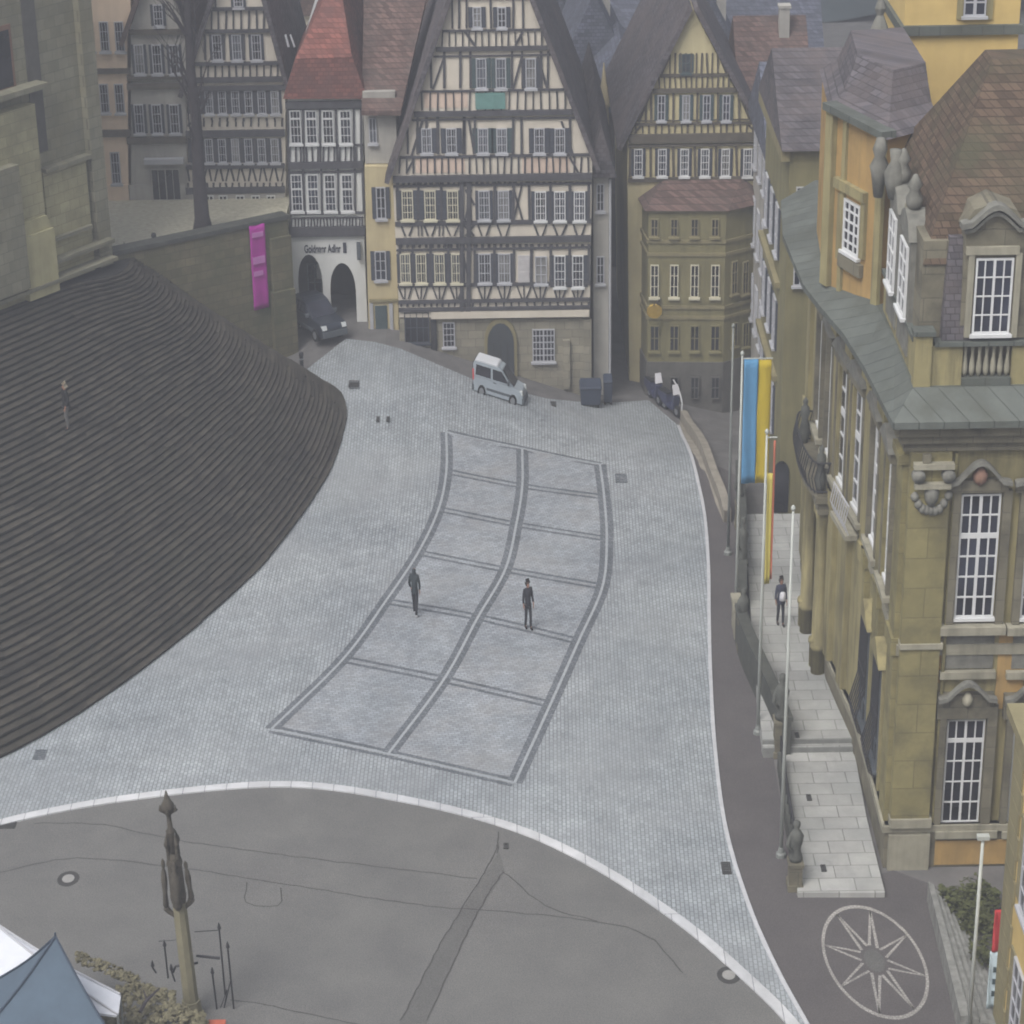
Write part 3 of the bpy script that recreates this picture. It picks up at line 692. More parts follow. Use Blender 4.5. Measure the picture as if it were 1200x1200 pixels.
# stone ground floor openings
dr = MB(); out = BF.arch(568, 606, 372, 462); BF.poly(dr, [(u, v) for u, v in out], -.058, .06); dr = dr.build("door_surround", 'bayband', bh)
dm = MB(); BF.poly(dm, BF.arch(571.5, 602.5, 378, 462), .062, .085); dm = dm.build("door", mat("weathered_door_wood", C(62, 66, 70), .15, 3), bh)
m_ = MB()
for x in (579, 587, 595): BF.pbox(m_, x-.6, x+.6, 400, 455, .086, .1)
m_.tube([BF.w(*BF.px(590, 425), .1), BF.w(*BF.px(590, 425), .16)], .04); m_.build("door_rail", 'iron', dm)
window(BF, bh, 519, 533, 378, 407, 3, 4, 'wingrey', 'glassdark', d=-.055, sill=True)
window(BF, bh, 624, 650, 386, 424, 6, 5, 'wingrey', 'glassdark', d=-.055, bar=.05)
window(BF, bh, 474, 503, 366, 402, 4, 2, 'shutter', 'glassdark', d=-.055)
m_ = MB(); BF.pbox(m_, 660, 668, 398, 455, -.06, .1); BF.pbox(m_, 684, 693, 374, 470, -.06, .05); m_.split("quoin", 'basestone', bh)
m_ = MB(); BF.pbox(m_, 505, 512, 372, 420, -.06, .02); m_.build("drainpipe", 'iron', bh)

# ------------------------------------------------------------------ shop house with arches
Ys = 96.0
sh_ = thing("arcade_house", "narrow half timbered house with two white arches and a red hipped roof", "house", at_y(388, 385, Ys))
SF = Fac((0, Ys), (1, 0))
gable_body(SF, sh_, [(343, 274), (427, 274), (425, 112), (410, 63), (350, 65), (337, 112)], 10, 'plasterwhite')
# arcade wall with real openings: two piers, spandrels
ar = MB()
def arcade(F, mb, x0, x1, ytop, ybot, arches, d0, d1):
    """flat wall with round headed openings: strips around each arch"""
    u0, u1, v0, v1 = F.rect(x0, x1, ytop, ybot); us_ = u0
    for (xc, hw, yt, ys_) in arches:
        n = 12; c = F.px(xc, ys_)[0]; r = F.px(xc+hw, ys_)[0]-c; vs_ = F.px(xc, ys_)[1]; h = F.px(xc, yt)[1]-vs_
        F.box(mb, us_, c-r, v0, v1, d0, d1)
        for k in range(n):
            a0, a1 = math.pi-math.pi*k/n, math.pi-math.pi*(k+1)/n
            F.poly(mb, [(c+r*math.cos(a0), vs_+h*math.sin(a0)), (c+r*math.cos(a1), vs_+h*math.sin(a1)), (c+r*math.cos(a1), v1), (c+r*math.cos(a0), v1)], d0, d1)
        us_ = c+r
    F.box(mb, us_, u1, v0, v1, d0, d1)
arcade(SF, ar, 344, 429, 276, 400, [(363.5, 14.5, 298, 332), (402, 15, 308, 340)], -.35, .02)
ar.build("arcade", 'plasterwhite', sh_)
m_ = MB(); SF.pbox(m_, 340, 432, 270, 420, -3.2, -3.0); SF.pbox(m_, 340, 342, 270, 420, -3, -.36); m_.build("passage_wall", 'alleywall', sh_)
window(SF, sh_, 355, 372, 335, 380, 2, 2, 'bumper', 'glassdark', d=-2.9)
m_ = MB(); SF.pbox(m_, 366, 371, 335, 352, -2.8, -2.7); m_.split("notice", 'plasterwhite', sh_)
tb = MB()
for (y0, y1, x0, x1, d) in ((265, 276, 341, 428, .18), (110, 113, 337, 425, .08), (118, 126, 335, 427, .14), (93, 95.5, 343, 419, .06), (189, 197, 338, 426, .14), (169, 171.5, 338, 426, .06), (248, 251, 340, 426, .06), (254, 256, 340, 426, .05), (126, 128, 337, 426, .06), (200, 202.5, 338, 426, .06)):
    band(SF, tb, x0, x1, y0, y1, d)
studs(SF, tb, 341, 424, 95, 110, 15, .07); studs(SF, tb, 340, 424, 172, 189, 13, .07); studs(SF, tb, 342, 425, 256, 265, 22, .06); studs(SF, tb, 351, 410, 66, 93, 9, .07)
for x in (338.5, 355.5, 375, 395, 415, 424): SF.bar(tb, (x, 189), (x-1, 126), .09, .004, .062)
for x in (340.5, 356.5, 377, 397, 417, 426): SF.bar(tb, (x, 250), (x-1, 197), .09, .004, .062)
SF.bar(tb, (341, 112), (351, 66), .12, .004, .07); SF.bar(tb, (423, 112), (410, 66), .12, .004, .07)
tb.build("timber_frame", 'timber', sh_)
for x in (372, 393): window(SF, sh_, x-5, x+5, 71, 92, 2, 3, 'wingrey', d=.01)
for x in (346.5, 365, 384.5, 405): window(SF, sh_, x-6.5, x+6.5, 129, 168, 3, 4, 'winwhite', d=.01, transom=3)
for x in (348, 367, 387, 407): window(SF, sh_, x-6.5, x+6.5, 204, 247, 3, 5, 'winwhite', d=.01, transom=3)
# hipped roof
a, b = SF.w(*SF.px(347, 66), .35), SF.w(*SF.px(413, 64), .35)
rz = SF.px(392, -20)[1]; rc = SF.px(392, -20)[0]
e0, e1 = SF.w(*SF.px(332, 114), .25), SF.w(*SF.px(431, 114), .25)
bk = Vector((0, 10, 0)); t0 = SF.w(rc, rz, -2.2); t1 = SF.w(rc, rz, -9.5)
m_ = MB(); m_.add([a, b, e1, e1+bk, e0+bk, e0, t0, t1], [(0, 1, 6), (1, 2, 3, 7, 6), (5, 0, 6, 7, 4), (0, 5, 2, 1), (5, 4, 3, 2), (4, 7, 3)]); rf = m_.build("roof", 'tilered', sh_)
m_ = MB()
for x in (333.5, 340): SF.bar(m_, (x, 44), (x+4, 58), .07, -.5, -.4)
m_.build("snow_guard", 'wingrey', rf)
# lettering
def text(name, s, F, u, v, size, d, m, parent, sx=1.0, align='CENTER'):
    cu = bpy.data.curves.new(name, 'FONT'); cu.body = s; cu.size = size; cu.extrude = .012; cu.offset = .012; cu.align_x = align
    to = bpy.data.objects.new(name, cu); COL.objects.link(to)
    dg = bpy.context.evaluated_depsgraph_get(); me = bpy.data.meshes.new_from_object(to.evaluated_get(dg))
    bpy.data.objects.remove(to); bpy.data.curves.remove(cu)
    off = rootloc(parent)
    for v_ in me.vertices:
        c_ = v_.co.copy(); v_.co = F.w(u+c_.x*sx, v+c_.y, d+c_.z)-off
    me.materials.clear(); me.materials.append(M[m]); me.name = name
    o = bpy.data.objects.new(name, me); COL.objects.link(o); o.parent = parent; return o
uu, vv = SF.px(378, 294); text("lettering", "Goldener Adler", SF, uu, vv-.05, .46, .04, 'letters', sh_, .5)
m_ = MB(); SF.pbox(m_, 402, 406, 284, 296, .025, .06); m_.build("sign_emblem", 'letters', sh_)
m_ = MB(); SF.pbox(m_, 418.5, 423, 283, 302, .025, .3); m_.build("bracket_sign", 'bumper', sh_)

# ------------------------------------------------------------------ cream narrow house between them
Yc = 95.2
ck = thing("cream_house", "narrow cream plastered house squeezed between the arcade house and the tall timbered gable", "house", at_y(446, 395, Yc))
KF = Fac((0, Yc), (1, 0))
m_ = MB(); KF.ppoly(m_, [(433, 420), (468, 420), (463, 195), (427, 195)], -8, 0); m_.build("wall", 'plastercream', ck)
m_ = MB(); KF.pbox(m_, 426, 464, 110, 194, -8, -.3); m_.build("upper_wall", 'plastergrey', ck)
m_ = MB(); q = [KF.w(*KF.px(424, 128), .2), KF.w(*KF.px(470, 128), .2)]; up = Vector((0, 7, 5.2))
m_.hexa([q[0], q[1], q[1]+Vector((0, 0, -.2)), q[0]+Vector((0, 0, -.2))], [q[0]+up, q[1]+up+Vector((1.5, 0, 0)), q[1]+up+Vector((1.5, 0, -.2)), q[0]+up+Vector((0, 0, -.2))]); m_.build("roof", 'tilebrown', ck)
window(KF, ck, 441, 452, 219, 256, 2, 3, 'wingrey', shut=.16, d=.01)
window(KF, ck, 439.5, 452.5, 294, 328, 2, 3, 'wingrey', shut=.16, d=.01)
window(KF, ck, 432, 441, 140, 170, 2, 2, 'wingrey', d=-.28)
m_ = MB(); KF.pbox(m_, 433, 468, 350, 353, .0, .1); m_.split("string_course", 'bayband', ck)
m_ = MB(); KF.pbox(m_, 440, 454, 358, 398, .003, .06); m_.build("door", 'shuttergreen', ck)
m_ = MB(); KF.pbox(m_, 434, 438, 355, 410, .003, .07); KF.pbox(m_, 457, 461, 355, 410, .003, .07); m_.split("door_jamb", 'wingrey', ck)

# ------------------------------------------------------------------ three houses on the church terrace
Yt = 98.0
def terrace_house(name, label, x0, x1, ybase, rows, eave, apex, wall, mfr, shm, roofm, tim=True, groundm='plastergrey', Y=Yt, frame='wingrey', depth=10):
    h = thing(name, label, "house", at_y((x0+x1)/2, ybase, Y)); F = Fac((0, Y), (1, 0))
    gable_body(F, h, [(x0+2, ybase+20), (x1+1, ybase+20), (x1, eave), (apex[0]+2, apex[1]), (apex[0]-2, apex[1]), (x0, eave)], depth, wall)
    gable_roof(F, h, (x0, eave), apex, (x1, eave), depth, roofm, over=.3)
    t = MB()
    for (wy0, wy1, n, kind) in rows:
        xa = lin((x0, eave), apex, (wy0+wy1)/2) if (wy0+wy1)/2 < eave else x0
        xb = lin((x1, eave), apex, (wy0+wy1)/2) if (wy0+wy1)/2 < eave else x1
        if kind == 'w':
            m__ = 9 if (wy0+wy1)/2 < eave else 4
            for i in range(n):
                xc = xa+m__+(xb-xa-2*m__)*(i+.5)/n; hw = min(5.5, (xb-xa-2*m__)/n*.30)
                window(F, h, xc-hw, xc+hw, wy0, wy1, 3, 3, frame, shut=.1 if shm else 0, shm=shm or 'shutter', d=.01)
                if tim: F.bar(t, (xc-(xb-xa)/n*.5, wy1), (xc-(xb-xa)/n*.5, wy0), .09, .004, .06)
        elif kind == 's':
            if tim: studs(F, t, xa+3, xb-3, wy0, wy1, n, .075)
        elif kind == 'v':
            for i in range(n): vees(F, t, xa+(xb-xa)*(i+.5)/n, (xb-xa)/n*.4, wy0, wy1)
        elif kind == 'b': band(F, t, xa, xb, wy0, wy1, .12)
    if tim: t.build("timber_frame", mfr, h)
    else: t.split("string_course", mfr, h)
    m_ = MB(); F.pbox(m_, x0+3, x1, ybase-24, ybase+18, .003, .06); m_.build("ground_floor", groundm, h)
    return h, F
h4, F4 = terrace_house("timbered_house", "foggy half timbered house with a dark steep roof behind the bare tree", 218, 334, 246,
    [(100, 106, 0, 'b'), (106, 133, 7, 'w'), (138, 142, 12, 's'), (142, 148, 12, 's'), (152, 160, 0, 'b'), (162, 190, 7, 'w'), (192, 197, 0, 'b'), (197, 212, 9, 'v'), (214, 219, 15, 's'), (219, 226, 0, 'b'), (40, 70, 3, 'w'), (72, 76, 0, 'b'), (76, 90, 12, 's'), (90, 96, 0, 'b'), (12, 34, 7, 's'), (-10, 8, 1, 'w'), (8, 12, 0, 'b'), (34, 38, 0, 'b')],
    104, (282, -92), 'plaster', 'timber', 'shutter', 'tiledark')
for x in (246, 262, 282, 300, 318): window(F4, h4, x-5, x+5, 228, 243, 2, 2, 'plasterwhite', 'glassdark', d=.07, sill=False)
h3, F3 = terrace_house("gabled_house", "grey pink gabled house with a shop front between the salmon house and the bare tree", 149, 219, 240,
    [(52, 86, 3, 'w'), (88, 93, 0, 'b'), (97, 104, 0, 'b'), (122, 156, 3, 'w'), (160, 168, 0, 'b'), (5, 30, 1, 'w'), (34, 40, 0, 'b')], 44, (190, -70), 'plastergrey', 'timberbrown', 'shutter', 'tilebrown', False, 'plastergrey')
window(F3, h3, 178, 212, 197, 234, 4, 1, 'plastergrey', 'glassdark', d=.065, sill=False)
m_ = MB(); F3.pbox(m_, 170, 216, 184, 190, .06, .35); m_.build("awning", 'wingrey', h3)
h2, F2 = terrace_house("salmon_house", "salmon plastered house with pale window bands beside the church corner", 92, 153, 240,
    [(25, 60, 3, 'w'), (80, 86, 0, 'b'), (98, 132, 3, 'w'), (152, 160, 0, 'b'), (178, 215, 2, 'w')], -40, (125, -120), 'salmon', 'timberbrown', None, 'tilered', False, 'salmon', frame='wingrey')

# bare tree on the terrace
tp = at_z(238, 272, ZT)
tree = thing("bare_tree", "tall dark leafless tree on the church terrace behind the retaining wall", "tree", tp)
tk, br = MB(), MB()
def limb(mb, p, d, L, r, depth):
    pts = [p]; rs = [r]; n = 5
    for i in range(n):
        d = (d+Vector((random.uniform(-.12, .12), random.uniform(-.12, .12), random.uniform(-.02, .08)))).normalized()
        pts.append(pts[-1]+d*L/n); rs.append(r*(1-.6*(i+1)/n))
    mb.tube(pts, rs, 6)
    if depth > 0:
        for i in range(3 if depth > 1 else 4):
            k = random.randint(2, n); a = random.uniform(0, 6.28)
            nd = (d*.8+Vector((math.cos(a)*.62, math.sin(a)*.62, .35))).normalized()
            limb(mb, pts[k], nd, L*random.uniform(.5, .72), rs[k]*.65, depth-1)
tpts = [tp+Vector((0, 0, -.3)), tp+Vector((0, 0, .6)), tp+Vector((-.02, 0, 2.5)), tp+Vector((.03, 0, 4.4)), tp+Vector((-.05, 0, 6.5)), tp+Vector((0, 0, 9.2)), tp+Vector((.05, 0, 12))]
tk.tube(tpts, [.5, .3, .25, .22, .18, .13, .07], 10); tk.build("trunk", 'bark', tree, True)
for i in range(26):
    z = random.uniform(3.2, 11.5); a = random.uniform(0, 6.28); u_ = random.uniform(.25, .55)
    limb(br, tp+Vector((0, 0, z)), Vector((math.cos(a)*u_, math.sin(a)*u_, .8)).normalized(), random.uniform(1.4, 2.6), .06, 2)
br.build("crown", 'bark', tree)

# ------------------------------------------------------------------ alley and the bay fronted house
nh = thing("grey_side_house", "narrow grey plastered house between the tallest timbered gable and the dark alley", "house", (3.6, 95, -.9))
x0, x1 = at_y(694, 400, 94.6).x+.05, at_y(713, 400, 94.6).x
m_ = MB(); m_.box(x0, x1, 94.6, 108, -2, 8.3); m_.build("wall", 'plastergrey', nh)
m_ = MB(); m_.prism([(x0-.3, 94.3, 8.32), (x1+.3, 94.3, 8.32), ((x0+x1)/2, 94.3, 10.4)], (0, 14, 0)); m_.build("roof", 'tiledark', nh)
m_ = MB(); m_.tube([(x1+.06, 94.55, -1.2), (x1+.06, 94.55, 8.2)], .05); m_.build("drainpipe", 'wingrey', nh)
NF = Fac((0, 94.6), (1, 0)); 
for y in (215, 300): window(NF, nh, 699, 708, y, y+32, 2, 3, 'wingrey', 'glassdark', d=.01)
ah = thing("alley_house", "dark house closing the far end of the narrow alley", "house", (5, 112, -1))
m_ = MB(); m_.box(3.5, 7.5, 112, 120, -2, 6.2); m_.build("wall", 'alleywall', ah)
m_ = MB(); m_.prism([(3.2, 111.7, 6.21), (7.8, 111.7, 6.21), (5.5, 111.7, 8.6)], (0, 8, 0)); m_.build("roof", 'slate', ah)
AF = Fac((0, 112), (1, 0))
for z in (1.2, 3.8):
    for u in (4.2, 5.4): window(AF, ah, 0, 0, 0, 0, 2, 3, 'bumper', 'glassdark', d=.01, uv=(u, u+.6, z, z+1.4))

Yv = 97.0
by = thing("bay_house", "half timbered gable house with a round ochre bay front and a dull red bay roof", "house", at_y(815, 480, Yv))
VF = Fac((0, Yv), (1, 0))
VL, VA, VR = (733, 166), (812, 10), (895, 166)
gable_body(VF, by, [(738, 500), (893, 500), (893, 166), VA, (735, 166)], 12, 'plasteryellow')
gable_roof(VF, by, VL, VA, VR, 12, 'tiledark', over=.3)
vl = lambda y: lin(VL, VA, y) if y < 166 else 735
vr = lambda y: lin(VR, VA, y) if y < 166 else 893
tb = MB()
for (y0, y1, d) in ((156, 166, .16), (143, 146, .06), (168, 171, .1), (103, 108, .12), (86, 90, .06), (207, 212, .1), (140, 141, .05)): band(VF, tb, vl((y0+y1)/2)+1, vr((y0+y1)/2)-1, y0, y1, d)
studs(VF, tb, vl(150)+4, vr(150)-4, 146, 156, 18, .075); studs(VF, tb, vl(96)+4, vr(96)-4, 90, 103, 13, .07); studs(VF, tb, vl(75)+6, vr(75)-6, 62, 86, 9, .07)
for x in (738, 762, 789, 814, 839, 863, 889): VF.bar(tb, (x, 207), (x, 171), .1, .004, .06)
for x in (757, 763, 789, 817, 841, 866): VF.bar(tb, (x, 143), (x, 108), .09, .004, .06)
for a, b in (((748, 143), (762, 110)), ((880, 143), (866, 110)), ((744, 156), (752, 146)), ((886, 156), (877, 146)), ((775, 86), (785, 64)), ((852, 86), (842, 64))): VF.bar(tb, a, b, .08, .004, .055)
tb.build("timber_frame", 'timberbrown', by)
for x in (775, 804, 828, 851): window(VF, by, x-4.5, x+4.5, 111, 141, 2, 3, 'wingrey', shut=.12, shm='shuttergreen', d=.01)
for x in (748, 776, 802, 826, 850, 876): window(VF, by, x-5, x+5, 174, 206, 3, 4, 'winwhite', shut=.11, d=.01)
window(VF, by, 799, 809, 63, 85, 2, 2, 'shuttergreen', shut=.12, shm='shuttergreen', d=.01)
# polygonal bay in front of the gable wall
bx = [at_y(752, 300, Yv), at_y(760, 300, Yv-1.7), at_y(850, 300, Yv-1.9), at_y(884, 300, Yv-.9), at_y(893, 300, Yv)]
plan = [(bx[0].x, Yv-.002), (bx[1].x, Yv-1.6), (bx[2].x, Yv-1.8), (bx[3].x, Yv-.9), (bx[4].x, Yv-.002)]
zt = at_y(810, 247, Yv-1.8).z
m_ = MB(); m_.prism([(x, y, -3.5) for x, y in plan], (0, 0, zt+3.5)); bay = m_.build("bay", 'bayplaster', by)
def offs(pl, k):
    cx = sum(p[0] for p in pl)/len(pl); return [(cx+(x-cx)*(1+k), y if i in (0, len(pl)-1) else y-k*2.2) for i, (x, y) in enumerate(pl)]
zr = at_y(810, 209, Yv).z
m_ = MB(); e = offs(plan, .07); pk = [(bx[0].x+.9, Yv-.01), (bx[4].x-.9, Yv-.01)]
vs = [Vector((x, y, zt)) for x, y in e]; vt_ = [Vector((pk[0][0], pk[0][1], zr)), Vector((pk[1][0], pk[1][1], zr))]
m_.add(vs+vt_, [(0, 1, 5), (1, 2, 6, 5), (2, 3, 6), (3, 4, 6), (4, 3, 2, 1, 0), (0, 5, 6, 4)]); m_.build("bay_roof", 'tilebrown', by)
m_ = MB()
for y in (247, 283, 298, 360, 372):
    z = at_y(810, y, Yv-1.8).z; e = offs(plan, .025); m_.prism([(x, y_, z-.1) for x, y_ in e], (0, 0, .14))
m_.split("string_course", 'bayband', by)
z_ = at_y(810, 425, Yv-1.8).z; m_ = MB(); m_.prism([(x, y_, -3.5) for x, y_ in offs(plan, .02)], (0, 0, z_+3.5)); m_.build("plinth", 'darkbase', by)
B1 = Fac(plan[1], (plan[2][0]-plan[1][0], plan[2][1]-plan[1][1])); B2 = Fac(plan[2], (plan[3][0]-plan[2][0], plan[3][1]-plan[2][1]))
for x in (767, 790, 814, 838):
    window(B1, by, x-4.5, x+4.5, 256, 277, 2, 2, 'bayband', 'glassdark', d=.01)
    window(B1, by, x-5, x+5, 310, 348, 2, 3, 'wincream', 'glassdark', d=.01)
    window(B1, by, x-5.5, x+5.5, 381, 411, 2, 2, 'bayplaster', 'glassdark', d=.01)
    window(B1, by, x-5, x+5, 440, 466, 2, 2, 'darkbase', 'glassdark', d=.12, sill=False)
for x in (860, 873):
    window(B2, by, x-3.5, x+3.5, 306, 344, 2, 3, 'bayband', 'glassdark', d=.01); window(B2, by, x-3.5, x+3.5, 378, 406, 2, 2, 'bayplaster', 'glassdark', d=.01)
# gilt inn sign on a bracket
sg = thing("inn_sign", "small gilt bracket sign hanging on the corner of the ochre bay house", "sign", B1.w(*B1.px(768, 362), .6))
m_ = MB(); m_.tube([B1.w(*B1.px(774, 350), 0), B1.w(*B1.px(766, 350), .8)], .025); m_.tube([B1.w(*B1.px(774, 358), 0), B1.w(*B1.px(770, 351), .5)], .02); m_.build("bracket", 'iron', sg)
p_ = B1.w(*B1.px(767, 358), .7); m_ = MB(); m_.lathe([(.02, -.02), (.3, -.02), (.32, 0), (.3, .02), (.02, .02)], (0, 0, 0), 14)
m_.v = [Vector((v.x, v.z, v.y))+p_ for v in m_.v]; m_.build("emblem", 'gold', sg)

# ------------------------------------------------------------------ roofs and houses behind
def far_house(label, x, y, w, d, zb, ze, zr, wall, roof, along=True, chim=True, wins=2, name="distant_house"):
    h = thing(name, label, "house", (x, y, zb))
    m_ = MB(); m_.box(x-w/2, x+w/2, y, y+d, zb-1, ze); m_.build("wall", wall, h)
    m_ = MB(); o_ = .3
    if along: m_.prism([(x-w/2-o_, y-o_, ze), (x+w/2+o_, y-o_, ze), (x, y-o_, zr)], (0, d+2*o_, 0))
    else: m_.prism([(x-w/2-o_, y-o_, ze), (x-w/2-o_, y+d+o_, ze), (x-w/2-o_, y+d/2, zr)], (w+2*o_, 0, 0))
    r = m_.build("roof", roof, h)
    if chim:
        m_ = MB(); cx = x+w*.22; m_.box(cx-.22, cx+.22, y+d*.4, y+d*.4+.5, ze, zr+.5); m_.box(cx-.27, cx+.27, y+d*.4-.05, y+d*.4+.55, zr+.5, zr+.62); m_.build("chimney", 'plastergrey', r)
    F = Fac((x-w/2, y), (1, 0)); n = max(1, int(w/1.3))
    for k in range(wins):
        for i in range(n):
            uc = w*(i+.5)/n; vv_ = ze-1.7-k*2.4
            if vv_ > zb: window(F, h, 0, 0, 0, 0, 2, 3, 'wingrey', 'glassdark', d=.01, uv=(uc-.28, uc+.28, vv_, vv_+1.2))
    return h
far_house("brown roofed house rising behind the cream house", -4.9, 104, 3.4, 8, 2, 8.6, 13.2, 'plastergrey', 'tilebrown', False)
far_house("pale house with a brown roof far behind the cream house", -3.9, 116, 3.2, 7, 0, 9.8, 13.4, 'plasterwhite', 'tilebrown', False)
far_house("slate roofed house in the haze above the alley end", 4.3, 118, 3.2, 8, -1, 6.4, 10.4, 'plaster', 'slate', True)
far_house("blue grey house whose slate roof shows far off between two timbered gables", 6.0, 131, 4.6, 8, -2, 3.8, 8.0, 'plastergrey', 'slate', False)
far_house("dark roofed house directly behind the bay house gable", 9.4, 114, 4.5, 9, -2, 6.5, 11.2, 'plaster', 'slate', True)
far_house("dull red roofed house beside the bay house gable", 11.6, 103, 2.6, 9, -2, 7.4, 11.6, 'plastergrey', 'tilebrown', False, wins=1)
far_house("hazy slate house above the red roof, beside the yellow tower", 13.6, 124, 4.6, 8, -2, 5.8, 10.0, 'plastergrey', 'slate', False)
far_house("distant slate house behind the tallest gable", 1.4, 136, 5.2, 8, -2, 4.0, 9.2, 'plaster', 'slate', True)
far_house("distant brown roofed house behind the red hipped roof", -8.2, 122, 4.0, 8, 2, 8.6, 13.2, 'plaster', 'tilebrown', True)
far_house("farthest blue grey house rising past the bay house roof", 11.0, 147, 6.0, 8, -2, 1.6, 6.2, 'plastergrey', 'slate', False)
far_house("farthest slate house seen over the alley roofs", 4.0, 150, 6.0, 8, -2, 1.2, 6.0, 'plastergrey', 'slate', False)
lt = thing("lantern_turret", "small pale pointed stair turret above the alley roofs", "turret", (4.5, 106, 3))
m_ = MB(); m_.lathe([(.22, 0), (.22, 8.0), (.28, 8.05), (.28, 8.2)], (4.3, 106, 0), 8); m_.build("shaft", 'plastercream', lt)
m_ = MB(); m_.lathe([(.32, 8.2), (.12, 9.1), (.02, 10.0)], (4.3, 106, 0), 8); m_.build("spire", 'plastercream', lt)
hl = MB(); nx_, ny_ = 40, 16
for j in range(ny_+1):
    for i in range(nx_+1):
        x = -150+300*i/nx_; y = 165+18*j; hl.v.append(Vector((x, y, -3+(y-165)*.42+3.5*math.sin(x*.05)+2.5*math.sin(x*.13+y*.05)+random.uniform(-.8, .8))))
for j in range(ny_):
    for i in range(nx_):
        a = j*(nx_+1)+i; hl.f.append((a, a+1, a+nx_+2, a+nx_+1))
tag(hl.build("hill", 'hill', smooth=True), kind='structure')

# ------------------------------------------------------------------ town hall
th = thing("town_hall", "baroque town hall with ochre walls, heavy grey cornice, tall windows and mansard roofs", "town hall", (12, 58, 0))
YN = 57.3
NFc = Fac((0, YN), (1, 0))
X0 = at_y(1066, 560, YN).x
pl = [(X0, YN), (X0+.02, 60.4), (X0-.02, 62.9), (X0-.28, 65.2), (X0-.45, 67.0), (X0-.5, 71.6), (X0-.42, 73.0), (X0-.35, 75.0)]
BACK = 75.0
def extr(poly2, z0, z1): return MB().prism([(x, y, z0) for x, y in poly2], (0, 0, z1-z0))
TP = [1, 1, .9, .6, .45, .4, .4, .4]
def outl(k): return [(x-k*TP[i], y-(k if i == 0 else 0)) for i, (x, y) in enumerate(pl)]
def body(k): return outl(k)+[(22, BACK), (22, YN-k)]
extr(body(0), -.5, 13.0).build("wall", 'sand', th)
extr(body(.16), -.5, 1.35).build("plinth", 'sanddark', th)
extr(body(.24), 1.15, 1.35).build("plinth_moulding", 'sandpale', th)
extr(body(.1), 6.45, 6.75).build("string_course", 'sandpale', th)
# cornice: stacked mouldings, then the broad lead covered ledge
m_ = MB()
for k, z0, z1 in ((.22, 12.3, 12.55), (.34, 12.55, 12.8), (.48, 12.8, 13.1)): m_.prism([(x, y, z0) for x, y in body(k)], (0, 0, z1-z0-.003))
m_.build("cornice", 'sanddark', th)
cd = [.62, .82, 1.0, 1.12, 1.2, 1.25, 1.2, 1.1]
co = [(x-k, y-(.75 if i == 0 else 0)) for i, ((x, y), k) in enumerate(zip(pl, cd))]+[(22, BACK), (22, YN-.75)]
ci = [(x-k, y-(.05 if i == 0 else 0)) for i, ((x, y), k) in enumerate(zip(pl, [.05]*8))]+[(22, BACK), (22, YN-.05)]
m_ = MB(); m_.hexa([(x, y, 13.12) for x, y in co], [(x, y, 13.30) for x, y in co]); m_.hexa([(x, y, 13.302) for x, y in co], [(x, y, 13.95) for x, y in ci]); m_.build("ledge", 'copper', th)
# upper pavilion with parapet, side dormers, front dormer, mansard roof
PB = 63.2
up = MB(); up.prism([(X0+.1, YN+.45, 13.6), (X0+.1, PB, 13.6), (22, PB, 13.6), (22, YN+.45, 13.6)], (0, 0, 4.0)); up.build("attic_wall", 'sanddark', th)
# parapet on the near side
pp = MB()
u_l = NFc.px(1072, 420)[0]
PF = Fac((0, YN+.05), (1, 0))
PF.box(pp, u_l, u_l+.42, 13.9, 15.3, -.3, .06)
ub0, ub1 = PF.px(1128, 420)[0], PF.px(1186, 420)[0]
PF.box(pp, u_l+.42, ub0, 13.95, 15.0, -.22, -.02); PF.box(pp, ub1, 22, 13.95, 15.0, -.22, -.02)
pp.split("parapet", 'sand', th)
pc = MB(); PF.box(pc, u_l-.06, u_l+.48, 15.3, 15.42, -.36, .12); PF.box(pc, u_l+.484, 22, 15.003, 15.12, -.3, .06); PF.box(pc, ub0, ub1, 13.952, 14.15, -.28, .04)
SFc = Fac(pl[1], (0, -1)); SFc.o = Vector((X0+.0, 63, 0))
SFc.box(pc, 0, 63-YN-.4, 15.003, 15.12, -.3, .06); pc.split("parapet_coping", 'copper', th)
for u in (1.0, 3.0): pass
m_ = MB(); SFc.box(m_, 0, 63-YN-.5, 13.95, 15.0, -.22, -.02); m_.build("side_parapet", 'sand', th)
for i in range(7):
    u = ub0+(ub1-ub0)*(i+.5)/7; m_ = MB(); m_.lathe([(.045, 14.16), (.07, 14.3), (.075, 14.4), (.035, 14.75), (.05, 14.9), (.06, 14.99)], PF.w(u, 0, -.12), 10); m_.build("baluster", 'sandpale', th, True)
# mansard roof of the pavilion
rt = at_y(1165, 66, 61.5)
def hiproof(name, lo, z0, mid, z1, topp, z2, m):
    m_ = MB(); n = len(lo); vs = [(x, y, z0) for x, y in lo]+[(x, y, z1) for x, y in mid]+[(x, y, z2) for x, y in topp]
    fs = [(i, (i+1) % n, n+(i+1) % n, n+i) for i in range(n)]+[(n+i, n+(i+1) % n, 2*n+(i+1) % n, 2*n+i) for i in range(n)]+[tuple(range(2*n, 3*n)), tuple(range(n-1, -1, -1))]
    m_.add(vs, fs); return m_.build(name, m, th)
hiproof("roof", [(X0+.1, YN+.4), (22, YN+.4), (22, PB+1.5), (X0+.1, PB+1.5)], 17.0, [(X0+.5, YN+.8), (22, YN+.8), (22, PB+1.2), (X0+.5, PB+1.2)], 18.2, [(rt.x-.1, 61.2), (22, 61.2), (22, 62.2), (rt.x-.1, 62.2)], rt.z, 'tilegreenbrown')
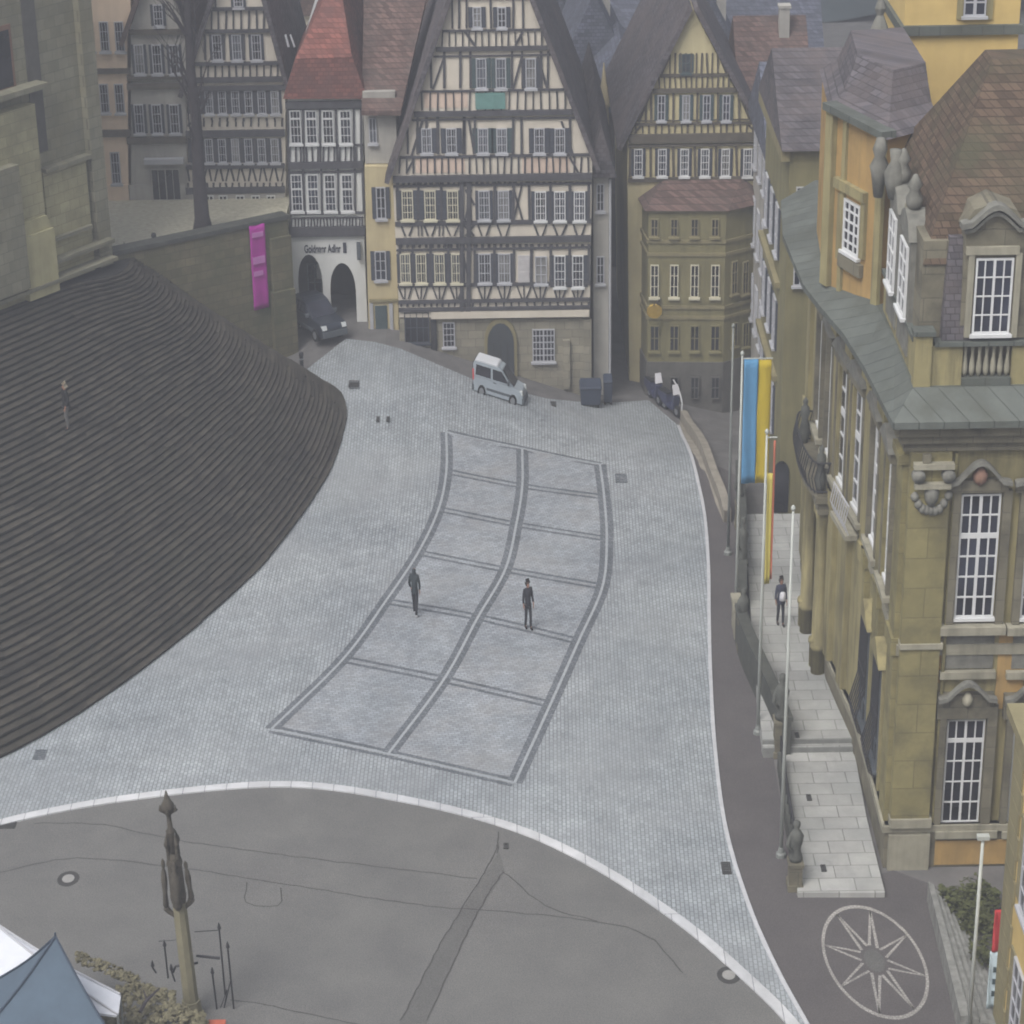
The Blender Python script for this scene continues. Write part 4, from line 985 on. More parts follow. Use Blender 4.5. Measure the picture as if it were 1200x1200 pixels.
# sweeping dark mansard flank between the corner pedestal and the dormer
fl = MB(); prof = [(0, 15.12), (.06, 15.8), (.16, 16.5), (.32, 17.2), (.5, 17.7)]
xa = X0+.62; xb = at_y(1124, 330, YN+.3).x
for (d, z) in prof: fl.v += [Vector((xa+d*.2, YN+.1+d*.6, z)), Vector((xb+.4, YN+.1+d*.6, z)), Vector((xb+.4, YN+1.4, z)), Vector((xa+d*.2, YN+1.4, z))]
for i in range(len(prof)-1):
    for k in range(4): fl.f.append((4*i+k, 4*i+(k+1) % 4, 4*i+4+(k+1) % 4, 4*i+4+k))
fl.f += [(0, 3, 2, 1), tuple(4*(len(prof)-1)+k for k in range(4))]
fl.build("mansard_flank", 'tiledark', th)
# front dormer
DF = Fac((0, YN+.12), (1, 0))
def scroll_pediment(F, mb, x0, x1, ybase, ytop, d0, d1, th_=.16):
    u0, u1, v0, v1 = F.rect(x0, x1, ytop, ybase); c = (u0+u1)/2; n = 14; up_, lo_ = [], []
    for k in range(n+1):
        t = -1+2*k/n; u = c+t*(u1-u0)/2; v = v0+(v1-v0)*(.5+.5*math.cos(math.pi*t))*.9+.1*(v1-v0)*(abs(t) > .8)
        up_.append((u, v+th_)); lo_.append((u, v))
    for k in range(n): F.poly(mb, [lo_[k], lo_[k+1], up_[k+1], up_[k]], d0, d1)
dm = MB(); DF.pbox(dm, 1128, 1205, 268, 396, -1.6, .0); DF.ppoly(dm, [(1128, 268), (1205, 268), (1192, 246), (1165, 238), (1142, 246)], -1.6, 0); dm = dm.build("dormer", 'sanddark', th)
m_ = MB(); scroll_pediment(DF, m_, 1126, 1208, 268, 240, -.1, .28, .14); scroll_pediment(DF, m_, 1130, 1204, 274, 248, -.1, .18, .1); m_.build("pediment", 'carving', dm)
m_ = MB(); DF.pbox(m_, 1132, 1139, 296, 394, .002, .1); DF.pbox(m_, 1187, 1194, 296, 394, .002, .1); DF.pbox(m_, 1132, 1194, 288, 297, .002, .12); m_.split("window_surround", 'sandpale', dm)
window(DF, th, 1141, 1185, 302, 390, 4, 4, 'winwhite', 'glass', d=.0, bar=.045, fr=.05)
# two side dormers facing the square
EF = Fac((X0+.02, 63), (0, -1))
for (ya, yb, z0, z1) in ((59.0, 60.1, 15.15, 17.0), (61.0, 62.0, 15.15, 17.1)):
    m_ = MB(); EF.box(m_, 63-yb-.25, 63-ya+.25, 14.2, z1+.25, -1.2, .05); c = 63-(ya+yb)/2
    EF.poly(m_, [(c-.85, z1+.25), (c+.85, z1+.25), (c+.5, z1+.7), (c, z1+.9), (c-.5, z1+.7)], -1.2, .12); s_ = m_.build("side_dormer", 'carving', th)
    window(EF, th, 0, 0, 0, 0, 2, 4, 'winwhite', 'glass', d=.055, uv=(63-yb, 63-ya, z0, z1), bar=.06)
    m_ = MB(); q = EF.w(c, z1+.85, -.1); m_.lathe([(.12, 0), (.2, .1), (.22, .3), (.12, .5), (.2, .62), (.1, .8), (.05, .9)], q, 10); m_.build("finial_vase", 'carving', s_, True)
# near face: corner pier, volute capital, windows, hoods
m_ = MB(); NFc.box(m_, X0-.04, at_y(1108, 620, YN).x, 1.35, 12.28, .002, .28); m_.build("corner_pier", 'sandolive', th)
m_ = MB(); NFc.box(m_, X0-.06, at_y(1110, 620, YN).x+.02, 1.352, 1.62, .003, .36); NFc.box(m_, X0-.06, at_y(1110, 620, YN).x+.02, -.4, 1.1, .17, .3); NFc.box(m_, X0-.06, at_y(1110, 620, YN).x+.02, 6.752, 6.9, .003, .34); m_.split("pier_base", 'sandpale', th)
cp = MB(); uc0, uc1 = X0+.02, at_y(1112, 560, YN).x+.04
NFc.box(cp, uc0, uc1, 11.9, 12.05, .285, .5); NFc.box(cp, uc0+.05, uc1-.05, 11.35, 11.5, .285, .46)
cp.split("capital", 'sandpale', th)
cp = MB(); 
for u in (uc0+.13, uc1-.13): cp.tube([NFc.w(u, 11.7, .26), NFc.w(u, 11.7, .5)], .17, 12)
for u in (): pass
for k_ in range(9):
    t_ = -1+k_/4; cp.lathe([(.03, -.12), (.1, -.05), (.11, .05), (.04, .14)], NFc.w((uc0+uc1)/2+t_*(uc1-uc0)*.42, 11.08-.42*(1-t_*t_)+.03*math.sin(k_*5), .3), 8)
cp.lathe([(.05, -.3), (.17, -.1), (.19, .12), (.1, .32)], NFc.w((uc0+uc1)/2, 11.1, .3), 10)
cp.build("carved_garland", 'carving', th, True)
m_ = MB(); NFc.box(m_, uc0+.22, uc0+.42, 12.06, 12.28, .285, .44); m_.build("bracket", 'sanddark', th)
for (dx) in (0, 78):
    window(NFc, th, 1122+dx, 1168+dx, 578, 722, 4, 6, 'winwhite', 'glass', d=.0, bar=.06, fr=.05, transom=4)
    window(NFc, th, 1106+dx, 1150+dx, 842, 962, 4, 5, 'winwhite', 'glassdark', d=.0, bar=.05, fr=.045, transom=4)
    m_ = MB(); NFc.pbox(m_, 1112+dx, 1121+dx, 572, 728, .002, .16); NFc.pbox(m_, 1170+dx, 1180+dx, 572, 728, .002, .16); NFc.pbox(m_, 1112+dx, 1181+dx, 560, 574, .002, .18)
    NFc.pbox(m_, 1097+dx, 1105+dx, 822, 968, .002, .2); NFc.pbox(m_, 1152+dx, 1163+dx, 822, 968, .002, .2); NFc.pbox(m_, 1097+dx, 1163+dx, 810, 838, .002, .22); m_.split("window_surround", 'sanddark', th)
    m_ = MB(); NFc.pbox(m_, 1100+dx, 1176+dx, 729, 738, .002, .34); NFc.pbox(m_, 1100+dx, 1165+dx, 784, 792, .002, .2); NFc.pbox(m_, 1094+dx, 1166+dx, 968, 976, .002, .3); m_.split("window_ledge", 'sandpale', th)
    m_ = MB(); NFc.pbox(m_, 1108+dx, 1164+dx, 741, 782, .002, .06); m_.build("apron", 'carving', th)
    m_ = MB(); scroll_pediment(NFc, m_, 1110+dx, 1184+dx, 566, 536, .19, .42, .12); scroll_pediment(NFc, m_, 1098+dx, 1166+dx, 818, 794, .23, .44, .12); m_.split("window_hood", 'carving', th)
    m_ = MB(); c_ = NFc.px(1147+dx, 556); m_.lathe([(.05, 0), (.18, .12), (.2, .3), (.08, .5)], NFc.w(c_[0], c_[1]-.2, .2), 8); m_.build("cartouche", 'redstone', th, True)
    m_ = MB(); c_ = NFc.px(1132+dx, 815); m_.lathe([(.05, 0), (.14, .1), (.15, .25), (.06, .4)], NFc.w(c_[0], c_[1]-.2, .24), 8); m_.build("keystone", 'sandpale', th, True)
m_ = MB(); NFc.pbox(m_, 1096, 1104, 748, 800, .002, .03); NFc.pbox(m_, 1168, 1200, 742, 830, .002, .03); NFc.pbox(m_, 1094, 1240, 980, 1008, .165, .19); m_.split("ochre_panel", 'ochre', th)
m_ = MB(); NFc.pbox(m_, 1094, 1142, 1032, 1048, .161, .18); NFc.pbox(m_, 1176, 1200, 1030, 1048, .161, .18); m_.split("cellar_vent", 'glassdark', th)
m_ = MB(); m_.tube([NFc.w(at_y(1116, 600, YN).x, 12.2, .1), NFc.w(at_y(1116, 600, YN).x, 1.4, .1)], .05); m_.build("drainpipe", 'sandolive', th)
# square side: windows on the facade segments
def seg(i): a, b = Vector(pl[i]), Vector(pl[i+1]); return Fac(b, a-b), (b-a).length
for (i, c, hw) in ((0, 2.3, .55), (1, 1.5, .6), (2, 1.4, .6), (3, .9, .6), (4, 1.2, .5), (4, 3.4, .5)):
    F, L = seg(i); u = L-c
    window(F, th, 0, 0, 0, 0, 2, 5, 'winwhite', 'glass', d=.0, bar=.09, fr=.1, uv=(u-hw, u+hw, 7.5, 11.0), transom=3)
    m_ = MB(); F.box(m_, u-hw-.2, u-hw-.02, 7.4, 11.2, .002, .2); F.box(m_, u+hw+.02, u+hw+.2, 7.4, 11.2, .002, .2); F.box(m_, u-hw-.2, u+hw+.2, 11.2, 11.5, .002, .26); m_.split("window_surround", 'sanddark', th)
    m_ = MB(); F.box(m_, u-hw-.3, u+hw+.3, 7.22, 7.38, .002, .3); m_.split("window_ledge", 'sandpale', th)
    m_ = MB(); F.poly(m_, [(u-hw-.3, 11.5), (u+hw+.3, 11.5), (u+hw*.6, 11.9), (u, 12.05), (u-hw*.6, 11.9)], .003, .34); m_.split("window_hood", 'carving', th)
    if i in (0, 1, 6):
        window(F, th, 0, 0, 0, 0, 2, 4, 'bumper', 'glassdark', d=.12, bar=.06, fr=.08, uv=(u-hw, u+hw, 1.9, 5.0))
        m_ = MB(); F.box(m_, u-hw-.22, u-hw-.01, 1.4, 5.2, .002, .16); F.box(m_, u+hw+.01, u+hw+.22, 1.4, 5.2, .002, .16); F.poly(m_, [(u-hw-.3, 5.2), (u+hw+.3, 5.2), (u+hw*.6, 5.6), (u, 5.8), (u-hw*.6, 5.6)], .002, .3); m_.split("window_surround", 'sand', th)
        gr = MB()
        for k in range(7): uu_ = u-hw+2*hw*k/6; gr.tube([F.w(uu_, 5.0, .22), F.w(uu_, 3.2, .24), F.w(uu_, 2.3, .46), F.w(uu_, 1.9, .38), F.w(uu_, 1.7, .2)], .022, 6)
        for vz in (2.3, 3.6): gr.tube([F.w(u-hw, vz, .46 if vz < 3 else .24), F.w(u+hw, vz, .46 if vz < 3 else .24)], .025, 6)
        gr.build("window_grille", 'iron', th)
for (i, c, w) in ((0, .55, .5), (0, 3.0, .22), (1, .45, .3), (1, 2.4, .2), (2, .3, .3), (2, 2.2, .3), (3, 1.7, .3), (4, .15, .3), (4, 4.4, .3), (6, 1.0, .5)):
    F, L = seg(i); u = L-c
    m_ = MB(); F.box(m_, u-w, u+w, 1.352, 12.28, .002, .17); F.box(m_, u-w-.06, u+w+.06, 11.85, 12.1, .002, .3); F.box(m_, u-w-.05, u+w+.05, 6.4, 6.9, .002, .24); m_.split("pilaster", 'sandolive' if i < 2 else 'sand', th)
for (i, c, w) in ((2, 1.4, 1.0), (1, 1.5, .95)):
    F, L = seg(i); m_ = MB(); F.box(m_, L-c-w, L-c-w+.25, 6.8, 12.2, .001, .05); F.box(m_, L-c+w-.25, L-c+w, 6.8, 12.2, .001, .05); m_.split("ochre_panel", 'ochre', th)
# portal: steps, columns, door, balcony
F, L = seg(4)
pd = MB(); F.box(pd, 1.6, 3.4, .3, 5.2, -.1, .05); F.poly(pd, [(1.6, 5.2), (3.4, 5.2), (3.1, 5.8), (2.5, 6.05), (1.9, 5.8)], -.1, .05); dr_ = pd.build("portal_door", mat("dark_portal_wood", C(46, 44, 54), .15, 2), th)
m_ = MB(); F.box(m_, 2.47, 2.53, .5, 5.2, .051, .08); F.box(m_, 1.7, 3.3, 3.6, 3.68, .051, .08); m_.build("door_panelling", 'iron', dr_)
for u in (.9, 1.35, 3.65, 4.1):
    m_ = MB(); q = F.w(u, 0, .26); m_.lathe([(.22, .3), (.22, 1.3), (.26, 1.32), (.26, 1.45), (.17, 1.5), (.16, 5.6), (.25, 5.75), (.25, 6.0)], q, 12); m_.build("column", 'sand', th, True)
m_ = MB(); F.box(m_, .5, 4.5, 6.002, 6.4, .0, .5); F.box(m_, .4, 4.6, 6.402, 6.6, .0, .6); m_.build("entablature", 'sanddark', th)
bl = MB(); n = 12; pts_ = [(.45, 0)]+[(2.5-2.05*math.cos(math.pi*k/n), .55+.3*math.sin(math.pi*k/n)) for k in range(n+1)]+[(4.55, 0)]
bl.prism([F.w(u, 6.602, d) for u, d in pts_], (0, 0, .12)); bl.build("balcony_floor", 'sanddark', th)
m_ = MB()
for u, d in resample(pts_, .17): m_.tube([F.w(u, 6.72, d), F.w(u, 7.2, d+.1), F.w(u, 7.7, d)], .018, 5)
m_.tube([F.w(u, 7.7, d) for u, d in pts_], .03, 6); m_.tube([F.w(u, 6.78, d) for u, d in pts_], .025, 6); m_.build("balcony_railing", 'iron', th)
F2_, L2 = seg(2); u = L2-1.4; m_ = MB(); F2_.box(m_, u-.9, u+.9, 6.9, 7.05, .24, .6); m_.build("balcony_floor", 'sandpale', th)
m_ = MB()
for k in range(9): uu_ = u-.85+1.7*k/8; m_.tube([F2_.w(uu_, 7.05, .5), F2_.w(uu_, 7.4, .62), F2_.w(uu_, 7.95, .52)], .016, 5)
m_.tube([F2_.w(u-.88, 7.95, .52), F2_.w(u+.88, 7.95, .52)], .025, 6); m_.build("balcony_railing", 'wingrey', th)
for k, (u, z) in enumerate(((.6, 7.4), (4.4, 7.4))):
    m_ = MB(); m_.lathe([(.1, 0), (.15, .2), (.17, .5), (.1, .8), (.15, 1.0), (.13, 1.2), (.06, 1.28), (.09, 1.4), (.03, 1.52)], F.w(u, z-.7, .45), 10); m_.build("carved_figure", 'statue', th, True)
# central block: ochre upper storey set obliquely, dark curved mansard
ob = [(10.05, 63.4), (8.95, 66.3), (9.2, 70.5), (11.6, 71), (11.6, 64.6)]
extr(ob, 13.6, 18.6).build("upper_storey", 'ochre', th)
OF = Fac(ob[1], (ob[0][0]-ob[1][0], ob[0][1]-ob[1][1]))
window(OF, th, 990, 1009, 236, 298, 3, 5, 'winwhite', 'glass', d=.0, bar=.08, fr=.08)
m_ = MB(); OF.pbox(m_, 984, 989, 226, 304, .002, .1); OF.pbox(m_, 1011, 1016, 226, 304, .002, .1); OF.pbox(m_, 982, 1018, 216, 228, .002, .16); m_.split("window_surround", 'sand', th)
m_ = MB(); OF.pbox(m_, 986, 1012, 303, 318, .002, .14); m_.build("apron", 'sanddark', th)
L_ = (Vector(ob[1])-Vector(ob[0])).length
m_ = MB(); OF.box(m_, L_-.3, L_+.02, 13.6, 18.6, .002, .12); OF.box(m_, -.05, .35, 13.6, 18.6, .002, .16); OF.box(m_, .8, 1.0, 13.6, 18.6, .002, .08); m_.split("pilaster", 'sand', th)
m_ = MB(); OF.box(m_, -.1, L_+.1, 18.602, 18.8, -.2, .25); m_.build("eaves_moulding", 'copper', th)
nm = MB(); prof = [(-.12, 18.6), (.1, 18.75), (.5, 19.05), (.75, 19.5), (.95, 19.95)]
cx, cy = 11.0, 68.3
for d, z in prof: nm.v += [Vector((x+(cx-x)*d*.38, y+(cy-y)*d*.38, z)) for x, y in ob]
for i in range(len(prof)-1):
    for k in range(5): nm.f.append((5*i+k, 5*i+(k+1) % 5, 5*i+5+(k+1) % 5, 5*i+5+k))
nm.f += [(4, 3, 2, 1, 0), tuple(5*(len(prof)-1)+k for k in range(5))]
nm.build("central_mansard", 'tiledark', th)
c0 = at_y(1030, 205, 62.6); m_ = MB(); m_.lathe([(.12, -.6), (.2, 0), (.26, .25), (.14, .5), (.2, .7), (.1, 1.0)], c0, 8)
c0 = at_y(1048, 215, 61.5); m_.lathe([(.14, -.4), (.24, 0), (.28, .3), (.12, .6), (.16, .9)], c0, 8); m_.build("parapet_vase", 'carving', th, True)
for px_, py_ in ((993, 150), (1030, 50)):
    c0 = at_y(px_, py_, 70); m_ = MB(); m_.lathe([(.18, -3), (.18, .2), (.26, .25), (.26, .4), (.1, .8), (.16, 1.0), (.03, 1.4)], c0, 8); m_.split("pinnacle", 'carving', th)
# yellow tower behind
TF = Fac((0, 72), (1, 0)); tu0, tu1 = at_y(1060, 20, 72).x, at_y(1195, 20, 72).x
m_ = MB(); m_.box(tu0, tu1, 72, 77, 10, 24); m_.build("tower", 'ochrepale', th)
v = TF.px(1120, 40)[1]; m_ = MB(); m_.box(tu0-.12, tu1+.12, 71.85, 77.1, v, v+.28); m_.build("tower_moulding", 'copper', th)
window(TF, th, 1130, 1156, -30, 18, 2, 3, 'wingrey', 'glass', d=.02, bar=.07)
m_ = MB(); TF.pbox(m_, 1122, 1129, -30, 22, .002, .08); TF.pbox(m_, 1157, 1164, -30, 22, .002, .08); m_.split("window_surround", 'sand', th)
v = TF.px(1120, 78)[1]; m_ = MB(); m_.box(at_y(1158, 70, 71).x, 22, 68, 71.8, v-3, v); m_.build("tower_annex", 'sandolive', th)

# ------------------------------------------------------------------ houses continuing right of the alley
r1 = thing("olive_row_house", "tall olive grey row house just beyond the town hall", "house", (9.6, 84, -1))
R1 = Fac((at_y(916, 400, 81).x, 81), (1, 0))
m_ = MB(); m_.box(9.5, 16, 80.4, 88, -2, 13.4); m_.build("wall", 'bayplaster', r1)
m_ = MB(); m_.prism([(9.2, 80.1, 13.41), (9.2, 88.3, 13.41), (9.2, 84.2, 15.9)], (7.2, 0, 0)); m_.build("roof", 'tiledark', r1)
RF = Fac((9.5, 88), (0, -1)); RN = Fac((0, 80.4), (1, 0))
for k in range(3):
    for z in (2.2, 5.4, 8.8): window(RF, r1, 0, 0, 0, 0, 2, 3, 'wingrey', 'glassdark', d=.01, bar=.07, uv=(.8+k*1.8, 1.6+k*1.8, z, z+1.8), shut=.3, shm='shutter')
for z in (8.6, 10.6): window(RN, r1, 0, 0, 0, 0, 2, 3, 'wingrey', 'glass', d=.01, uv=(9.75, 10.2, z, z+1.5))
for z in (8.6, 10.9): window(RN, r1, 0, 0, 0, 0, 2, 4, 'wingrey', 'glass', d=.01, uv=(10.55, 11.0, z, z+1.5))
m_ = MB(); RF.box(m_, -.1, 5.9, 4.4, 4.6, .002, .18); RF.box(m_, -.1, 5.9, 7.9, 8.1, .002, .18); RF.box(m_, -.1, 7.7, 13.0, 13.4, .002, .3); m_.split("string_course", 'bayband', r1)
ga = MB(); RN.poly(ga, RN.arch(906, 924, 540, 600), .002, .05); ga.build("dark_gate", 'glassdark', r1)
r2 = thing("grey_row_house", "grey row house with tall windows behind the olive row house", "house", (10.5, 90, -1))
m_ = MB(); m_.box(10.0, 16, 89.2, 97, -3, 10.2); m_.build("wall", 'plastergrey', r2)
m_ = MB(); m_.prism([(9.7, 88.9, 10.21), (9.7, 97.3, 10.21), (9.7, 93, 13.2)], (7, 0, 0)); m_.build("roof", 'slate', r2)
RG = Fac((10.0, 97), (0, -1))
for k in range(4):
    for z in (1.8, 5.0, 8.2): window(RG, r2, 0, 0, 0, 0, 2, 3, 'wingrey', 'glassdark', d=.01, bar=.07, uv=(.6+k*1.8, 1.4+k*1.8, z, z+1.9))

# ------------------------------------------------------------------ terrace in front of the town hall
zA, zB, zC = .16, .34, .5
def quadz(pxs, z): return [at_z(x, y, z) for x, y in pxs]
def slab(name, pxs, z, m):
    q = quadz(pxs, z); mb = MB(); mb.prism([(p.x, p.y, -.3) for p in q], (0, 0, z+.3)); o = mb.build(name, m); return tag(o, kind='structure')
slab("pavement", [(935, 1046), (1037, 1046), (1016, 960), (1001, 880), (912, 880)], zA, 'slabs')
q1 = quadz([(911, 876), (1003, 876), (1003, 872), (911, 872)], zB); y0 = q1[0].y
sA = MB(); sA.box(7.25, 10.4, y0+.03, y0+.45, -.2, zB); tag(sA.build("terrace_step", 'slabs'), kind='structure')
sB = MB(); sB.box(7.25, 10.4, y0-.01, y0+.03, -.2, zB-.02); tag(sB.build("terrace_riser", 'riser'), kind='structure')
q2 = quadz([(911, 866), (1003, 866)], zC)
yy = q2[0].y
sC = MB(); sC.prism([(7.25, yy, -.2), (10.4, yy, -.2), (10.2, 79.3, -.2), (8.2, 79.3, -.2), (7.9, 75, -.2), (7.45, 68, -.2)], (0, 0, zC+.2)); tag(sC.build("pavement", 'slabs'), kind='structure')
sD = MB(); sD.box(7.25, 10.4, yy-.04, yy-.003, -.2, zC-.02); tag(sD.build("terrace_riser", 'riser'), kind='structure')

# parapet along the terrace with pedestals
tw_ = thing("terrace_parapet", "dark stone parapet wall edging the town hall terrace", "parapet", (7.3, 66, 0))
def wall_run(pts, h0, h1, w, m, parent, name):
    mb = MB(); n = len(pts)
    for i, p in enumerate(pts):
        t = (pts[min(i+1, n-1)]-pts[max(i-1, 0)]).normalized(); nn = Vector((-t.y, t.x))*w/2
        a, b = p+nn, p-nn; mb.v += [Vector((a.x, a.y, h0)), Vector((b.x, b.y, h0)), Vector((b.x, b.y, h1)), Vector((a.x, a.y, h1))]
    for i in range(n-1):
        for k in range(4): mb.f.append((4*i+k, 4*i+(k+1) % 4, 4*i+4+(k+1) % 4, 4*i+4+k))
    mb.f += [(0, 1, 2, 3), tuple(4*(n-1)+k for k in (3, 2, 1, 0))]
    return mb.build(name, m, parent)
line1 = resample([at_z(x, y, 0).xy for x, y in ((921, 890), (905, 850), (886, 808), (872, 775), (866, 752))], .5)
wall_run(line1, -.3, 1.25, .26, 'parapet', tw_, "wall"); wall_run(line1, 1.253, 1.4, .34, 'parapet', tw_, "coping")
line2 = resample([at_z(x, y, 0).xy for x, y in ((868, 730), (869, 680), (868, 620), (866, 575))], .5)
wall_run(line2, -.3, 1.1, .22, 'parapet', tw_, "wall"); wall_run(line2, 1.103, 1.22, .32, 'parapet', tw_, "coping")
line3 = resample([at_z(x, y, 0).xy for x, y in ((934, 1030), (926, 985), (919, 940), (914, 900))], .5)
wall_run(line3, -.3, .55, .16, 'parapet', tw_, "wall")
rr = MB()
for p in line3: rr.tube([(p.x, p.y, .55), (p.x, p.y, 1.05)], .02, 6)
rr.tube([(p.x, p.y, 1.05) for p in line3], .03, 6); rr.build("iron_rail", 'iron', tw_)
def pedestal(px_, py_, h, hf, label, sc=1.0):
    p = at_z(px_, py_, 0); t = thing("stone_figure", label, "statue", p)
    m_ = MB(); w = .17*sc; m_.box(p.x-w*1.2, p.x+w*1.2, p.y-w*1.5, p.y+w*1.5, -.2, .2); m_.box(p.x-w, p.x+w, p.y-w*1.3, p.y+w*1.3, .2, h-.1); m_.box(p.x-w*1.2, p.x+w*1.2, p.y-w*1.5, p.y+w*1.5, h-.1, h); m_.build("pedestal", 'sanddark', t)
    m_ = MB(); k = hf; m_.lathe([(.16*sc, h), (.18*sc, h+.1*k), (.12*sc, h+.28*k), (.18*sc, h+.5*k), (.2*sc, h+.62*k), (.12*sc, h+.74*k), (.06*sc, h+.78*k), (.1*sc, h+.88*k), (.09*sc, h+.96*k), (.03*sc, h+k)], p.xy.to_3d(), 12)
    m_.tube([Vector((p.x-.16*sc, p.y, h+.62*k)), Vector((p.x-.24*sc, p.y-.06, h+.4*k)), Vector((p.x-.1*sc, p.y-.16, h+.3*k))], [.06*sc, .05*sc, .04*sc], 6); m_.build("figure", 'statue', t, True)
pedestal(931, 1040, .85, 1.25, "dark stone figure on a pedestal at the terrace end by the compass rose")
pedestal(914, 884, 1.2, 1.5, "dark stone figure on a pedestal beside the two terrace steps", 1.1)
pedestal(870, 762, 1.1, 1.1, "small weathered stone figure where the dark parapet bends, below the yellow flag", .9)
pedestal(869, 692, 1.1, 1.6, "tall dark stone figure on the parapet beside the walker with the bag", .9)
pedestal(866, 618, 1.0, 1.4, "farthest small stone figure on the terrace parapet", .8)
m_ = MB(); ww = [at_z(x, y, 0) for x, y in ((862, 738), (862, 762))]; t = thing("pale_pillar", "short pale stone pillar against the outer side of the dark parapet", "pillar", ww[0])
m_.box(ww[0].x-.1, ww[0].x+.12, ww[0].y-.7, ww[0].y+.4, -.2, 1.0); m_.build("shaft", 'sandpale', t); m_ = MB(); m_.box(ww[0].x-.15, ww[0].x+.17, ww[0].y-.75, ww[0].y+.45, 1.003, 1.12); m_.build("cap", 'sandpale', t)

# compass rose of pale setts
rcx, rcy = at_z(1025, 1124, 0).x, at_z(1025, 1124, 0).y
e1 = (at_z(1087, 1145, 0).xy-at_z(962, 1113, 0).xy)/2
e2 = (at_z(1017, 1060, 0).xy-at_z(1035, 1190, 0).xy)/2
rosec = (at_z(1087, 1145, 0).xy+at_z(962, 1113, 0).xy+at_z(1017, 1060, 0).xy+at_z(1035, 1190, 0).xy)/4
def RP(r, a): return rosec+e1*r*math.cos(a)+e2*r*math.sin(a)
cr = thing("compass_rose", "large pale eight pointed compass rose laid in the asphalt before the town hall", "ground mosaic", (rosec.x, rosec.y, 0))
m_ = MB(); n = 72
def flat(mb, ring2, z=.0125):
    b = len(mb.v); mb.v += [Vector((p.x, p.y, z)) for p in ring2]; mb.f.append(tuple(range(b, b+len(ring2))))
for k in range(n):
    a0, a1 = 2*math.pi*k/n, 2*math.pi*(k+1)/n; flat(m_, [RP(1.0, a0), RP(1.0, a1), RP(.94, a1), RP(.94, a0)])
m_.build("ring", 'rose', cr)
for k in range(8):
    a = math.pi/4*k+math.radians(-3); m_ = MB(); da = .3
    tip = RP(.94, a); bl_, br_ = RP(.26, a-da), RP(.26, a+da); c0 = RP(.30, a)
    def ln(p, q, w):
        d = (q-p).normalized(); nn = Vector((-d.y, d.x))*w/2; flat(m_, [p-nn, q-nn*.6, q+nn*.6, p+nn])
    ln(bl_, tip, .085); ln(br_, tip, .085)
    m_.build("star_point", 'rose', cr)
m_ = MB(); flat(m_, [RP(.2, 2*math.pi*k/24) for k in range(24)], .0105); m_.build("hub", 'patch', cr)

# manholes, drains
def manhole(px_, py_, label, r=.3):
    p = P(px_, py_); t = thing("manhole_cover", label, "manhole cover", (p.x, p.y, 0)); m_ = MB()
    for nm_, ra, z, mm in (("rim", r, .014, 'cast'), ("lid", r*.55, .019, 'castpale')):
        m_ = MB(); m_.lathe([(ra, -.01), (ra, z-.002), (ra*.985, z)], (p.x, p.y, G(p.x, p.y)), 28, 1, 1.25); m_.build(nm_, mm, t)
manhole(80, 1030, "round manhole cover with a pale centre near the market tents")
manhole(854, 1143, "round manhole cover with a pale centre touching the curved kerb")
def drain(px_, py_, w, l, label, z=.0, m='cast', rot=0):
    p = P(px_, py_, z); p.z += lift(p.y)*1.2; t = thing("drain_cover", label, "drain cover", p); m_ = MB(); c, s = math.cos(rot), math.sin(rot)
    q = lambda x, y, zz: (p.x+x*c-y*s, p.y+x*s+y*c, p.z+zz)
    def bx(mb, x0, x1, y0, y1, z1): mb.hexa([q(x0, y0, -.02), q(x1, y0, -.02), q(x1, y1, -.02), q(x0, y1, -.02)], [q(x0, y0, z1), q(x1, y0, z1), q(x1, y1, z1), q(x0, y1, z1)])
    bx(m_, -w, w, -l, -l+.05, .032); bx(m_, -w, w, l-.05, l, .032); bx(m_, -w, -w+.04, -l+.05, l-.05, .032); bx(m_, w-.04, w, -l+.05, l-.05, .032)
    m_.build("frame", m, t); m_ = MB()
    for k in range(4): yk = -l+.07+(2*l-.14)*(k+.5)/4; bx(m_, -w+.04, w-.04, yk-l*.13, yk+l*.13, .027)
    m_.build("grate", m, t)
drain(851, 1018, .13, .3, "square drain grate at the thin kerb of the asphalt strip")
drain(6, 967, .3, .2, "dark drain grate against the curved kerb below the great stairs")
drain(965, 1018, .07, .16, "small round dark drain on the lower slabs nearest the compass rose", zA)
drain(948, 935, .07, .16, "small dark drain in the middle of the lower terrace slabs", zA)
drain(934, 862, .06, .14, "small dark drain just above the two terrace steps", zC)
drain(728, 561, .22, .4, "flat rectangular cover in the setts beside the far corner of the grid", 0, 'banddark')
drain(415, 449, .2, .5, "dark rectangular cover in the setts near the bollard")
drain(47, 885, .18, .28, "small cover in the setts at the foot of the great stairs", 0, 'banddark')
drain(593, 992, .07, .14, "tiny cover in the asphalt under the curved kerb at the patched strip")
drain(443, 491, .06, .35, "narrow dark slot in the far setts, the one nearer the stairs")
drain(455, 491, .06, .35, "narrow dark slot in the far setts, the one nearer the paved grid")
drain(648, 475, .12, .25, "small dark cover on the setts before the tall timbered house")

